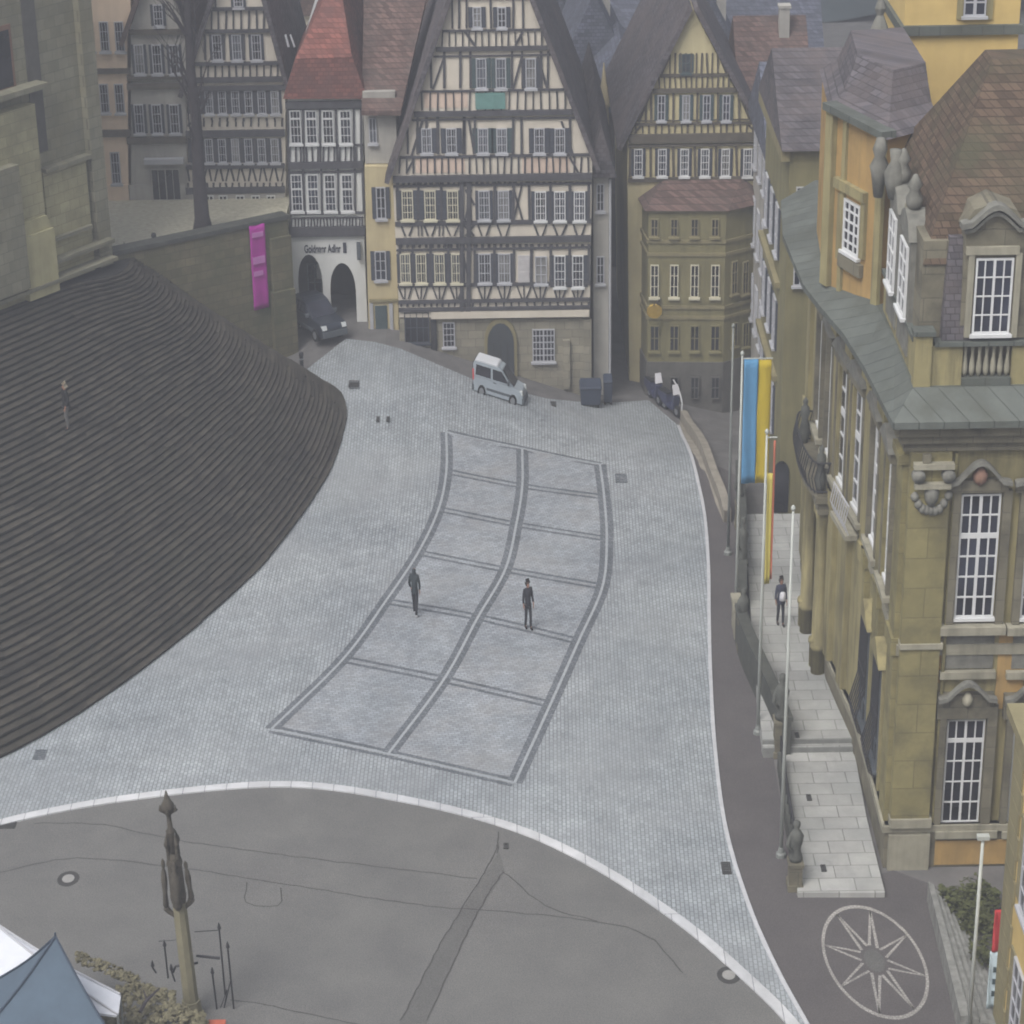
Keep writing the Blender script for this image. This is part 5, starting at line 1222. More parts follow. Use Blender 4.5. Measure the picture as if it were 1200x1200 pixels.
# ------------------------------------------------------------------ flagpoles and flags
def flagpole(bpx, h, label, m='pole', bar=0):
    p = at_z(*bpx, 0); t = thing("flagpole", label, "flagpole", p); m_ = MB()
    m_.tube([(p.x, p.y, 0), (p.x, p.y, h*.5), (p.x, p.y, h)], [.055, .045, .032], 10); m_.build("mast", m, t, True)
    m_ = MB(); m_.lathe([(.14, 0), (.14, .12), (.09, .16), (.07, .3)], p, 12); m_.build("socket", 'poledark', t)
    m_ = MB(); m_.lathe([(.03, h), (.06, h+.05), (.06, h+.1), (.02, h+.16)], p, 10); m_.build("finial", m, t, True)
    if bar: m_ = MB(); m_.tube([(p.x, p.y, h-.1), (p.x+bar, p.y, h-.1)], .022, 6); m_.build("cross_bar", m, t)
    return p
pA = flagpole((915, 1004), 10.4, "nearest tall bare flagpole at the front end of the terrace")
pB = flagpole((888, 860), 9.7, "flagpole carrying the yellow and orange red flag", bar=.3)
pC = flagpole((862, 728), 9.25, "flagpole carrying the blue and yellow flag", bar=.95)
pD = flagpole((853, 650), 8.3, "farthest thin bare flagpole behind the blue and yellow flag", 'poledark')
pE = at_y(1152, 983, 49.5); pEb = Vector((pE.x, pE.y, 0))
tE = thing("flagpole", "short pale pole between the planted bank and the yellow corner building", "flagpole", pEb)
m_ = MB(); m_.tube([(pE.x, pE.y, -.2), (pE.x, pE.y, pE.z)], [.05, .04], 10); m_.build("mast", 'pole', tE, True)
m_ = MB(); m_.box(pE.x-.14, pE.x+.14, pE.y-.08, pE.y+.08, pE.z, pE.z+.1); m_.build("cap", 'pole', tE)
fl1 = thing("hanging_flag", "long blue and yellow flag hanging from a pole beside the town hall", "flag", (pC.x+.1, pC.y, 4.6))
FF = Fac((pC.x, pC.y), (1, 0)); w0, w1, w2 = .06, .50, .92
zt_ = 9.13; zb_ = FF.px(880, 566)[1]
cloth(FF, w0, w1, zb_, zt_, 0, .03).build("blue_stripe", 'flagblue', fl1, True); cloth(FF, w1+.002, w2, zb_, zt_-.03, .0, .03, ph=2.6).build("yellow_stripe", 'flagyellow', fl1, True)
fl2 = thing("hanging_flag", "narrow edge on yellow and orange red flag hanging from the middle pole", "flag", (pB.x+.1, pB.y, 5))
FG = Fac((pB.x, pB.y), (1, 0)); z1 = 9.5; z0 = FG.px(898, 684)[1]
cloth(FG, .05, .2, z0, z1-1.0, 0, .02).build("yellow_stripe", 'flagyellow2', fl2, True); cloth(FG, .202, .262, z0+.15, z1, 0, .02, ph=2).build("red_stripe", 'flagred', fl2, True)

# ------------------------------------------------------------------ bank, steps and the yellow corner building at the right edge
sp = thing("garden_steps", "long low grey stone steps running beside the planted bank", "steps", (11.1, 53, 0))
for k in range(6):
    a0, a1 = at_z(1086+k*7, 1056+k*4, 0), at_z(1124+k*11, 1215, 0)
    b0, b1 = at_z(1093+k*7, 1060+k*4, 0), at_z(1135+k*11, 1215, 0)
    m_ = MB(); h = .62-.11*k; m_.prism([(a0.x, a0.y, -.2), (b0.x+.003, b0.y, -.2), (b1.x+.003, b1.y, -.2), (a1.x, a1.y, -.2)], (0, 0, h+.2)); m_.build("step", 'stepstone', sp)
iv = MB()
for i in range(2600):
    if i < 2200: p = at_z(random.uniform(1100, 1170), random.uniform(1046, 1098), 0)
    else: p = at_z(random.uniform(1135, 1172), random.uniform(1095, 1140), 0)
    fx = (p.x-10.9)/1.2; hmax = .35+.25*math.sin(p.x*5+p.y*3)
    if p.x < 10.75+(55.5-p.y)*.12: continue
    z = random.uniform(0, max(.1, hmax)); s = random.uniform(.04, .1); a = random.uniform(0, 6.28); b = random.uniform(-.9, .9)
    e = Vector((math.cos(a), math.sin(a), 0))*s; f_ = Vector((-math.sin(a)*math.cos(b), math.cos(a)*math.cos(b), math.sin(b)))*s
    q = Vector((p.x, p.y, z+.05)); iv.add([q-e, q-f_*.6, q+e, q+f_*.6], [(0, 1, 2, 3)])
o = iv.build("ground_cover", 'grass'); tag(o, "green and yellowish ground plants on the bank below the town hall", "plants", kind='stuff')

cnx, cny = at_z(1165, 1200, 0).x, 50.0
cb_ = thing("corner_building", "pale yellow corner building with tan quoins beside the red and white pennant", "building", (cnx+1, cny, 0))
m_ = MB(); m_.box(cnx, cnx+8, 40, cny, -1, 8.6); m_.build("wall", 'ochrepale', cb_)
m_ = MB()
for k in range(15): 
    z = -.6+k*.6; w = .05 if k % 2 else .0; m_.box(cnx-.05, cnx+.5-w, cny-1.1+w*3, cny+.05, z, z+.57)
m_.split("quoin", 'bayband', cb_)
m_ = MB(); m_.box(cnx-.25, cnx+8, 40, cny+.25, 8.602, 8.85); m_.build("cornice", 'bayband', cb_)
LFc = Fac((cnx, cny), (0, -1))
for z in (1.0, 4.6):
    for k in range(2): window(LFc, cb_, 0, 0, 0, 0, 2, 4, 'wingrey', 'glassdark', d=.0, uv=(1.7+k*2.2, 2.7+k*2.2, z, z+2.2), shut=.45, shm='bayband')
rb = thing("hanging_banner", "red and white pennant hanging at the corner of the yellow building", "banner", (cnx-.15, cny+.2, 2))
m_ = MB(); p0, p1 = at_y(1172, 1066, cny+.25), at_y(1168, 1180, cny+.25)
BN = Fac((p0.x, p0.y), (1, 0)); zt2, zm2, zb2 = p0.z, at_y(1170, 1115, cny+.25).z, p1.z
cloth(BN, -.13, .13, zm2, zt2, 0, .03).build("red_field", 'bannerred', rb, True); cloth(BN, -.16, .08, zb2, zm2-.002, 0, .03, ph=1).build("white_field", 'bannerwhite', rb, True)
m_ = MB(); m_.tube([BN.w(-.18, zt2+.02, .02), BN.w(.3, zt2+.02, -.1)], .02, 6); m_.build("rod", 'iron', rb)
m_ = MB()
for k in range(3): BN.box(m_, -.06, .06, zb2+.35+k*.35, zb2+.5+k*.35, .03, .05)
m_.split("print", 'shuttergreen', rb)

# ------------------------------------------------------------------ pillory column, fence, fountain wall, tents
mp = at_z(226, 1190, 0)
tilt = Vector((-.22, 0, 0))
mc = thing("pillory_column", "slender gothic stone column with carved figures and pinnacle beside the fountain", "monument", mp)
def mpt(z, dx=0, dy=0): z *= .945; return Vector((mp.x+dx*.95, mp.y+dy, z))+tilt*(z/6.8)
m_ = MB()
for z0, z1, r0, r1 in ((-.3, .5, .3, .24), (.5, 3.7, .2, .18)):
    m_.hexa([mpt(z0, r0*math.cos(a), r0*math.sin(a)) for a in [math.pi/4*k for k in range(8)]], [mpt(z1, r1*math.cos(a), r1*math.sin(a)) for a in [math.pi/4*k for k in range(8)]])
m_.build("shaft", 'mono', mc)
def ring8(z, r): return [mpt(z, r*math.cos(math.pi/4*k+.4), r*math.sin(math.pi/4*k+.4)) for k in range(8)]
m_ = MB(); m_.hexa(ring8(3.55, .19), ring8(3.75, .22)); m_.hexa(ring8(3.752, .2), ring8(4.7, .19)); m_.hexa(ring8(4.702, .22), ring8(5.05, .14)); m_.build("upper_shaft", 'monodark', mc)
m_ = MB(); m_.tube([mpt(3.45, 0, -.2), mpt(3.6, 0, -.26), mpt(3.9, 0, -.25), mpt(4.25, .02, -.24), mpt(4.5, .02, -.25), mpt(4.62, .02, -.24), mpt(4.72, .02, -.24), mpt(4.86, .02, -.24), mpt(4.93, .02, -.24)], [.06, .12, .09, .13, .1, .04, .065, .06, .02], 10); m_.build("figure", 'monodark', mc, True)
for dx, zb__, k in ((-.35, 3.35, 1.0), (.33, 3.6, .78)):
    m_ = MB(); m_.tube([mpt(zb__+q*k, dx*(1-.12*q), 0) for q in (0, .1, .45, .85, 1.1, 1.2, 1.3, 1.42, 1.5)], [.03, .075, .055, .08, .06, .03, .05, .045, .015], 9); m_.build("figure", 'monodark', mc, True)
    m_ = MB(); m_.tube([mpt(zb__-.25, dx*.35, 0), mpt(zb__-.1, dx*.8, 0), mpt(zb__+.02, dx, 0)], [.05, .07, .09], 8); m_.build("corbel", 'monodark', mc)
for a_ in (45, 135, 225, 315):
    c_, s_ = math.cos(math.radians(a_))*.16, math.sin(math.radians(a_))*.16; m_ = MB(); m_.tube([mpt(4.9, c_, s_), mpt(5.2, c_, s_), mpt(5.25+.1*(a_ % 2), c_*1.2, s_*1.2), mpt(5.62, c_*.9, s_*.9)], [.045, .04, .055, .01], 7); m_.build("small_pinnacle", 'monodark', mc)
m_ = MB(); m_.tube([mpt(z) for z in (5.05, 5.5, 5.62, 5.68, 5.74, 6.1, 6.2, 6.32, 6.44, 6.55, 6.7, 6.85)], [.14, .075, .1, .12, .07, .055, .08, .15, .16, .1, .05, .015], 10)
for a_ in range(0, 360, 90): c_, s_ = math.cos(math.radians(a_)), math.sin(math.radians(a_)); m_.tube([mpt(6.2, c_*.06, s_*.06), mpt(6.3, c_*.2, s_*.2), mpt(6.42, c_*.19, s_*.19)], [.04, .05, .02], 6)
m_.build("pinnacle", 'monodark', mc, True)
fe = thing("iron_framework", "dark wrought iron bars and rails fixed round the pillory column", "railing", (mp.x, mp.y, 0))
for bx_, yb_, yt_ in ((194, 1146, 1110), (216, 1168, 1100), (202, 1150, 1138), (258, 1166, 1090), (268, 1182, 1112), (250, 1196, 1142), (180, 1140, 1134)):
    dd = mp.y+(.7 if bx_ < 210 else .25); p0, p1 = at_y(bx_+ (3 if bx_ < 230 else 6), yb_, dd), at_y(bx_-1, yt_, dd); m_ = MB()
    m_.tube([p0, p1], .024, 6); m_.lathe([(.02, 0), (.05, .05), (.04, .1), (.01, .22)], p1, 6); m_.build("bar", 'iron', fe)
m_ = MB(); dd = mp.y+.3
m_.tube([at_y(203, 1139, dd+.3), at_y(206, 1132, dd), at_y(222, 1131, dd), at_y(232, 1128, dd)], .03, 6); m_.tube([at_y(230, 1120, dd), at_y(258, 1123, dd)], .035, 6); m_.build("rail", 'iron', fe)
m_ = MB(); m_.tube([at_y(228, 1092, dd), at_y(256, 1090, dd)], .012, 5); m_.tube([at_y(186, 1103, dd), at_y(214, 1101, dd)], .01, 5); m_.tube([at_y(254, 1194, dd), at_y(266, 1160, dd), at_y(262, 1185, dd), at_y(270, 1150, dd)], .015, 5); m_.build("tie_rod", 'iron', fe)
# fountain wall top: rough moss grown stone
fo = thing("fountain_wall", "rough moss grown top of the carved stone fountain wall", "fountain", at_z(160, 1195, 1.4))
bm = bmesh.new(); rnd = random.Random(4)
def lump(mb, p, r, sq=(1, 1, .7)):
    seg, rg = 6, 4; b = len(mb.v)
    for j in range(rg+1):
        for i in range(seg):
            th_ = math.pi*j/rg; ph = 2*math.pi*i/seg; k = r*(1+rnd.uniform(-.38, .38))
            mb.v.append(p+Vector((k*sq[0]*math.sin(th_)*math.cos(ph), k*sq[1]*math.sin(th_)*math.sin(ph), k*sq[2]*math.cos(th_))))
    for j in range(rg):
        for i in range(seg): mb.f.append((b+j*seg+i, b+j*seg+(i+1) % seg, b+(j+1)*seg+(i+1) % seg, b+(j+1)*seg+i))
bm.free(); m_ = MB(); sh2 = MB()
c0, c1 = at_z(95, 1215, 1.3), at_z(240, 1200, 1.3)
sh2.prism([(c0.x-.4, c0.y-1.6, -.3), (c1.x, c1.y-1.6, -.3), (c1.x, c1.y+.15, -.3), (c0.x-.2, c0.y+.15, -.3)], (0, 0, 1.45)); sh2.build("wall", 'mono', fo)
for i in range(1500):
    x = rnd.uniform(92, 242); top = 1150+28*abs((x-165)/75)**1.4+(10 if x > 205 else 0); y = top+rnd.random()**1.4*75+rnd.uniform(0, 9)
    lump(m_, at_z(x, y, 1.12+rnd.uniform(0, .2)), rnd.choice((.03, .04, .05, .06, .085)), (1, 1.2, .6))
for i in range(240):
    t_ = rnd.random(); lump(m_, at_z(88+75*t_, 1118+30*t_+rnd.uniform(-5, 9), 1.15+rnd.uniform(0, .16)), rnd.choice((.025, .04, .06)), (1, 1.2, .6))
m_.build("moss_crust", 'moss', fo)
m_ = MB(); m_.tube([at_z(164, 1186, 1.5), at_z(172, 1172, 1.6), at_z(187, 1158, 1.7)], [.05, .045, .02], 6); m_.tube([at_z(172, 1172, 1.6), at_z(168, 1160, 1.75)], [.03, .015], 5); m_.build("twig", 'bark', fo)
pt = thing("terracotta_planter", "small orange red planter at the foot of the pillory column", "planter", at_z(252, 1203, .9))
p_ = at_z(252, 1207, .75); m_ = MB(); m_.box(p_.x-.22, p_.x+.22, p_.y-.3, p_.y+.1, 0, .85); m_.box(p_.x-.26, p_.x+.26, p_.y-.34, p_.y+.14, .853, .95); m_.build("pot", 'terracotta', pt)
# tents
def tent(label, apex, corners, m, trim, zv):
    t = thing("market_tent", label, "tent", Vector((apex.x, apex.y, 0)))
    m_ = MB(); n = len(corners); N_ = 8; vs = []
    for c in corners:
        for j in range(N_+1):
            s = j/N_; q = apex.lerp(c, s); q.z -= .12*math.sin(math.pi*s)*(1-s*.3); vs.append(q)
    m_.v = [v for v in vs]
    for i in range(n):
        k = (i+1) % n
        for j in range(N_): m_.f.append((i*(N_+1)+j, i*(N_+1)+j+1, k*(N_+1)+j+1, k*(N_+1)+j))
    o = m_.build("canopy", m, t)
    sm2 = o.modifiers.new("thickness", 'SOLIDIFY'); sm2.thickness = .015
    m_ = MB()
    for i in range(n):
        a, b = corners[i], corners[(i+1) % n]; m_.hexa([a, b, b-Vector((0, 0, zv)), a-Vector((0, 0, zv))], [p+Vector((.012, .012, 0)) for p in (a, b, b-Vector((0, 0, zv)), a-Vector((0, 0, zv)))])
    m_.build("valance", m, t)
    m_ = MB()
    for c in corners: m_.tube([apex+Vector((0, 0, .02))]+[apex.lerp(c, j/6)+Vector((0, 0, .03-.12*math.sin(math.pi*j/6)*(1-j/6*.3))) for j in range(1, 7)], .028, 6)
    m_.build("seam", trim, t)
    for c in corners: m_ = MB(); m_.tube([(c.x, c.y, -.1), (c.x, c.y, c.z)], .03, 6); m_.build("leg", 'poledark', t)
    m_ = MB(); m_.tube([apex-Vector((0, 0, .2)), apex+Vector((0, 0, .12))], [.05, .02], 8); m_.build("tip", trim, t)
za = 4.2; ap_ = at_z(65, 1098, za); zc_ = 2.6
cR = at_z(112, 1178, zc_); cL = Vector((cR.x-2.0, cR.y-.35, zc_)); cB = Vector((cR.x-.35, cR.y+1.9, zc_))
cBL = Vector((cL.x-.3, cL.y+1.7, zc_))
cFR = at_z(136, 1224, zc_); cFL = at_z(-22, 1212, zc_); cBR = at_z(90, 1164, zc_); cBL = at_z(-6, 1150, zc_)
tent("slate blue pointed market tent near the mossy fountain wall", ap_, [cFL, cFR, cBR, cBL], 'tent', 'tentdark', .3)
wa = at_z(-12, 1078, 3.4); wz = 2.45
w1 = at_z(142, 1172, wz)
tent("pale white market tent behind the slate blue one", wa, [Vector((wa.x-1.5, wa.y-1.6, wz)), Vector((w1.x, w1.y-.6, wz)), Vector((w1.x-.05, w1.y+.2, wz)), Vector((wa.x-1.5, wa.y+.4, wz))], 'tentwhite', 'wingrey', .06)

# ------------------------------------------------------------------ vehicles and street things
def vehicle(name, label, cat, pos, yaw, Lx, W, H, prof, paint, roofp, glass, wins, wheels, shear=0.0, wr=.27):
    t = thing(name, label, cat, pos); R = Matrix.Rotation(yaw, 4, 'Z')
    def X(x, y, z): q = R @ Vector((x*Lx, y*W, 0)); return Vector(pos)+Vector((q.x, q.y, z*H+shear*x*Lx))
    def slabxz(pts, y0, y1): return MB().hexa([X(x, y0, z) for x, z in pts], [X(x, y1, z) for x, z in pts])
    # body tapers to the roof: lower body full width, cabin narrower
    low = [(x, z) for x, z in prof['low']]; cab = prof['cab']
    b = slabxz(low, -.5, .5); o = b.build("body", paint, t, bevel=.03)
    n = len(cab); zs = [z for _, z in cab]; zmin, zmax = min(zs), max(zs)
    f = lambda z: .5-.07*(z-zmin)/(zmax-zmin)
    m_ = MB(); m_.hexa([X(x, -f(z), z) for x, z in cab], [X(x, f(z), z) for x, z in cab]); m_.build("cabin", paint, t, bevel=.02)
    m_ = MB(); rp = prof['roof']; m_.hexa([X(x, -.43, z) for x, z in rp], [X(x, .43, z) for x, z in rp]); m_.build("roof", roofp, t, bevel=.015)
    for w in wins['side']:
        for s in (-1, 1):
            zc = sum(z for _, z in w)/len(w); m_ = MB(); m_.hexa([X(x, s*(f(z)-.005), z) for x, z in w], [X(x, s*(f(z)+.012), z) for x, z in w]); m_.build("side_window", glass, t)
    for nm_, q in (("windscreen", wins['front']), ("rear_window", wins['rear'])):
        (xa, za_), (xb, zb__) = q; nv = Vector((zb__-za_, -(xb-xa)))
        nv = nv.normalized()*.012*(1 if nm_ == "windscreen" else -1)
        m_ = MB(); m_.hexa([X(xa, -.43, za_), X(xa, .43, za_), X(xb, .39, zb__), X(xb, -.39, zb__)], [X(xa+nv.x, -.43, za_+nv.y), X(xa+nv.x, .43, za_+nv.y), X(xb+nv.x, .39, zb__+nv.y), X(xb+nv.x, -.39, zb__+nv.y)]); m_.build(nm_, glass, t)
    for xw in wheels:
        for s in (-1, 1):
            c = X(xw, s*.44, 0); c.z = pos[2]+shear*xw*Lx+wr; ax = R @ Vector((0, s, 0)); m_ = MB()
            w_o = thing_part("wheel", t)
            def disc(r, d0, d1, nm_, mm):
                mb = MB(); n = 16; fx = R @ Vector((min(1, Lx/(H*2.3)), 0, 0))
                ring = lambda d: [c+ax*d+fx*math.cos(2*math.pi*k/n)*r+Vector((0, 0, math.sin(2*math.pi*k/n)*r)) for k in range(n)]
                mb.hexa(ring(d0), ring(d1)); return mb
            wo = disc(wr, -.08, .10, "wheel", 'tyre').build("wheel", 'tyre', t); disc(wr*.6, .10, .112, "rim", 'rim').build("rim", 'rim', wo)
    for nm_, xx, mm, zz in (("front_bumper", 1.0, 'bumper', prof['bump']), ("rear_bumper", 0.0, 'bumper', prof['bump'])):
        m_ = MB(); x0_, x1_ = (xx-.02, xx+.025) if xx else (-.025, .02)
        m_.hexa([X(x0_, -.49, zz-.09), X(x1_, -.47, zz-.09), X(x1_, .47, zz-.09), X(x0_, .49, zz-.09)], [X(x0_, -.49, zz+.07), X(x1_, -.47, zz+.07), X(x1_, .47, zz+.07), X(x0_, .49, zz+.07)]); m_.build(nm_, mm, t)
    for s in (-1, 1):
        m_ = MB(); zz = prof['lampz']; m_.hexa([X(.97, s*.3, zz), X(1.004, s*.3, zz), X(1.004, s*.47, zz), X(.95, s*.495, zz)], [X(.96, s*.3, zz+.11), X(.985, s*.3, zz+.11), X(.985, s*.47, zz+.11), X(.94, s*.495, zz+.11)]); m_.build("headlight", 'lamp', t)
        m_ = MB(); m_.hexa([X(-.008, s*.42, .45), X(.02, s*.42, .45), X(.02, s*.505, .45), X(-.008, s*.505, .45)], [X(-.008, s*.42, .75), X(.02, s*.42, .75), X(.02, s*.5, .75), X(-.008, s*.5, .75)]); m_.build("tail_light", 'bannerred', t)
        xm = wins['mirror']; m_ = MB(); m_.hexa([X(xm, s*.5, .6), X(xm+.04, s*.5, .6), X(xm+.03, s*.62, .6), X(xm, s*.62, .6)], [X(xm, s*.5, .7), X(xm+.04, s*.5, .7), X(xm+.03, s*.62, .7), X(xm, s*.62, .7)]); m_.build("wing_mirror", 'bumper', t)
        m_ = MB(); m_.hexa([X(wins['handle'], s*.5, .52), X(wins['handle']+.06, s*.5, .52), X(wins['handle']+.06, s*.512, .52), X(wins['handle'], s*.512, .52)], [X(wins['handle'], s*.5, .545), X(wins['handle']+.06, s*.5, .545), X(wins['handle']+.06, s*.512, .545), X(wins['handle'], s*.512, .545)]); m_.build("door_handle", 'bumper', t)
    m_ = MB(); zz = .3
    for s in (-1, 1): m_.hexa([X(.27, s*.5, .26), X(.78, s*.5, .26), X(.78, s*.512, .26), X(.27, s*.512, .26)], [X(.27, s*.5, .33), X(.78, s*.5, .33), X(.78, s*.512, .33), X(.27, s*.512, .33)])
    m_.split("side_trim", 'bumper', t)
    return t
def thing_part(n, t): return None
van_prof = dict(low=[(0, .14), (1, .14), (1.0, .4), (.97, .5), (.78, .58), (0, .58)], cab=[(.005, .575), (.80, .575), (.70, .70), (.58, .95), (.50, .985), (.04, .985), (.0, .9)], roof=[(.03, .985), (.51, .985), (.48, 1.03), (.06, 1.03)], bump=.24, lampz=.4)
van_win = dict(side=[[(.05, .62), (.36, .62), (.36, .9), (.07, .9)], [(.40, .62), (.72, .62), (.665, .74), (.575, .9), (.40, .9)]], front=((.815, .575), (.6, .94)), rear=((-.004, .62), (.0, .9)), mirror=.7, handle=.41)
pv = P(585, 470)
vehicle("delivery_van", "silver blue compact van with a pale roof parked before the arched door", "van", Vector((pv.x, pv.y+.35, G(pv.x, pv.y+.35)))+Vector((-.93, .35, .16)), math.radians(-11), 1.98, .92, 1.48, van_prof, 'vansilver', 'vanroof', 'glassdark', van_win, (.17, .8), shear=-.27)
car_prof = dict(low=[(0, .2), (1, .2), (1.0, .45), (.95, .56), (.68, .62), (.02, .62)], cab=[(.03, .615), (.7, .615), (.52, .93), (.42, .985), (.16, .97), (.03, .72)], roof=[(.17, .97), (.42, .985), (.4, 1.01), (.2, 1.0)], bump=.3, lampz=.42)
car_win = dict(side=[[(.1, .66), (.34, .66), (.34, .92), (.19, .92)], [(.37, .66), (.64, .66), (.5, .92), (.37, .93)]], front=((.705, .615), (.53, .93)), rear=((.025, .7), (.15, .96)), mirror=.6, handle=.38)
pc_ = P(366, 390)
vehicle("parked_car", "dark navy car parked in front of the white arcade", "car", Vector((pc_.x-.55, pc_.y+1.0, G(pc_.x, pc_.y+.3)+.05)), math.radians(-58), 3.0, 1.15, 1.5, car_prof, 'carnavy', 'carnavy', 'glass', car_win, (.18, .8))
def bin_(label, px_, py_, w, d, h):
    p = P(px_, py_); p.y = 92.75 if w > .5 else 93.35; p.z = G(p.x, p.y)+.04; t = thing("waste_bin", label, "waste bin", p)
    m_ = MB(); m_.hexa([(p.x-w*.45, p.y, p.z+.12), (p.x+w*.45, p.y, p.z+.12), (p.x+w*.45, p.y+d*.9, p.z+.12), (p.x-w*.45, p.y+d*.9, p.z+.12)], [(p.x-w/2, p.y-.05, p.z+h), (p.x+w/2, p.y-.05, p.z+h), (p.x+w/2, p.y+d, p.z+h), (p.x-w/2, p.y+d, p.z+h)]); m_.build("bin_body", 'bin', t, bevel=.03)
    m_ = MB(); m_.hexa([(p.x-w*.53, p.y-.1, p.z+h+.003), (p.x+w*.53, p.y-.1, p.z+h+.003), (p.x+w*.53, p.y+d+.03, p.z+h+.003), (p.x-w*.53, p.y+d+.03, p.z+h+.003)], [(p.x-w*.48, p.y-.05, p.z+h+.1), (p.x+w*.48, p.y-.05, p.z+h+.1), (p.x+w*.48, p.y+d, p.z+h+.2), (p.x-w*.48, p.y+d, p.z+h+.2)]); m_.build("lid", 'bin', t, bevel=.02)
    for s in (-1, 1):
        for yy_ in (.08, d*.8): m_ = MB(); m_.tube([(p.x+s*w*.36-.03, p.y+yy_, p.z+.07), (p.x+s*w*.36+.03, p.y+yy_, p.z+.07)], .07, 10); m_.build("wheel", 'tyre', t)
bin_("wide dark blue waste container at the corner of the tall timbered house", 691, 467, .86, .7, .85)
bin_("smaller dark waste bin standing behind the wide blue container", 710, 455, .36, .5, 1.0)

# scooter, parasols, rail, ramp wall near the alley mouth
def scooter(label, px_, py_, yaw):
    p = P(px_, py_); t = thing("motor_scooter", label, "scooter", p); R = Matrix.Rotation(yaw, 4, 'Z'); X = lambda x, y, z: p+(R @ Vector((x, y, 0)))+Vector((0, 0, z))
    for x in (-.45, .5):
        n = 16; ring = lambda y, r: [X(x+r*math.cos(2*math.pi*k/n), y, .24+r*math.sin(2*math.pi*k/n)) for k in range(n)]
        m_ = MB(); m_.hexa(ring(-.06, .24), ring(.06, .24)); w = m_.build("wheel", 'tyre', t); m_ = MB(); m_.hexa(ring(-.065, .13), ring(.065, .13)); m_.build("rim", 'rim', w)
    m_ = MB(); m_.hexa([X(x, -.14, z) for x, z in ((-.75, .5), (-.2, .3), (.25, .25), (.38, .3), (.45, .85), (.35, .9), (.22, .4), (-.1, .45), (-.15, .78), (-.8, .8))], [X(x, .14, z) for x, z in ((-.75, .5), (-.2, .3), (.25, .25), (.38, .3), (.45, .85), (.35, .9), (.22, .4), (-.1, .45), (-.15, .78), (-.8, .8))]); m_.build("body", 'scooter', t)
    m_ = MB(); m_.hexa([X(-.75, -.13, .802), X(-.12, -.13, .802), X(-.12, .13, .802), X(-.75, .13, .802)], [X(-.72, -.11, .9), X(-.15, -.11, .88), X(-.15, .11, .88), X(-.72, .11, .9)]); m_.build("seat", 'tyre', t)
    m_ = MB(); m_.tube([X(.4, 0, .85), X(.34, 0, 1.05)], .03, 6); m_.tube([X(.3, -.3, 1.08), X(.34, 0, 1.05), X(.3, .3, 1.08)], .022, 6); m_.build("handlebar", 'iron', t)
    m_ = MB(); m_.hexa([X(.42, -.16, .95), X(.42, .16, .95), X(.3, .13, 1.35), X(.3, -.13, 1.35)], [X(.435, -.16, .95), X(.435, .16, .95), X(.315, .13, 1.35), X(.315, -.13, 1.35)]); m_.build("windshield", 'bagwhite', t)
scooter("dark blue motor scooter parked nearest the alley beside the white hand rail", 767, 470, math.radians(-70))
scooter("dark motor scooter with pale shield tucked inside the bend of the white hand rail", 786, 484, math.radians(-62))
def parasol(label, px_, py_, h, lean):
    p = P(px_, py_); t = thing("folded_parasol", label, "parasol", p); L = Vector((lean, 0, 0))
    Q = lambda z: p+Vector((0, 0, z))+L*z
    m_ = MB(); m_.tube([Q(0), Q(h)], .03, 8); m_.build("pole", 'poledark', t)
    m_ = MB(); m_.tube([Q(h*.38), Q(h*.45), Q(h*.6), Q(h*.8), Q(h*.97), Q(h*1.02)], [.12, .17, .13, .12, .06, .015], 9); m_.build("cloth", 'linen', t)
    m_ = MB(); m_.lathe([(.24, 0), (.24, .08), (.06, .1)], p, 12); m_.build("base", 'poledark', t)
parasol("tall folded white parasol leaning against the corner of the bay house", 776, 450, 2.6, .08)
parasol("shorter folded white parasol beside the blue scooter", 769, 458, 1.5, -.05)
hr = thing("hand_rail", "white curved tube hand rail at the top of the ramp by the bay house", "railing", P(798, 490))
rp_ = [(766, 452), (778, 460), (788, 470), (795, 482), (798, 494)]
gp = [P(*q) for q in rp_]; m_ = MB()
m_.tube([g_+Vector((0, 0, 1.0)) for g_ in gp]+[gp[-1]+Vector((.03, -.06, .85)), gp[-1]], .03, 8); m_.build("top_rail", 'railwhite', hr, True)
for g_ in gp[:-1]: m_ = MB(); m_.tube([g_, g_+Vector((0, 0, 1.0))], .022, 6); m_.build("post", 'railwhite', hr)
rampc = resample([P(*q).xy for q in ((801, 494), (815, 516), (832, 552), (846, 588), (852, 612))], .4)
rwp = thing("ramp_wall", "low beige stone ramp wall curving down beside the far end of the square", "wall", (rampc[3].x, rampc[3].y, 0))
m_ = MB(); ribbon_mb(m_, rampc, .2, 0, .42); m_.build("masonry", 'ramp', rwp); m_ = MB(); ribbon_mb(m_, rampc, .28, .424, .05); 
m_.build("coping", 'ramp', rwp)
sheet("pavement", [p for p in ker[0:9]]+[p+Vector((-.12, 0)) for p in rampc[::-1]], .012, 'ramp', .6)

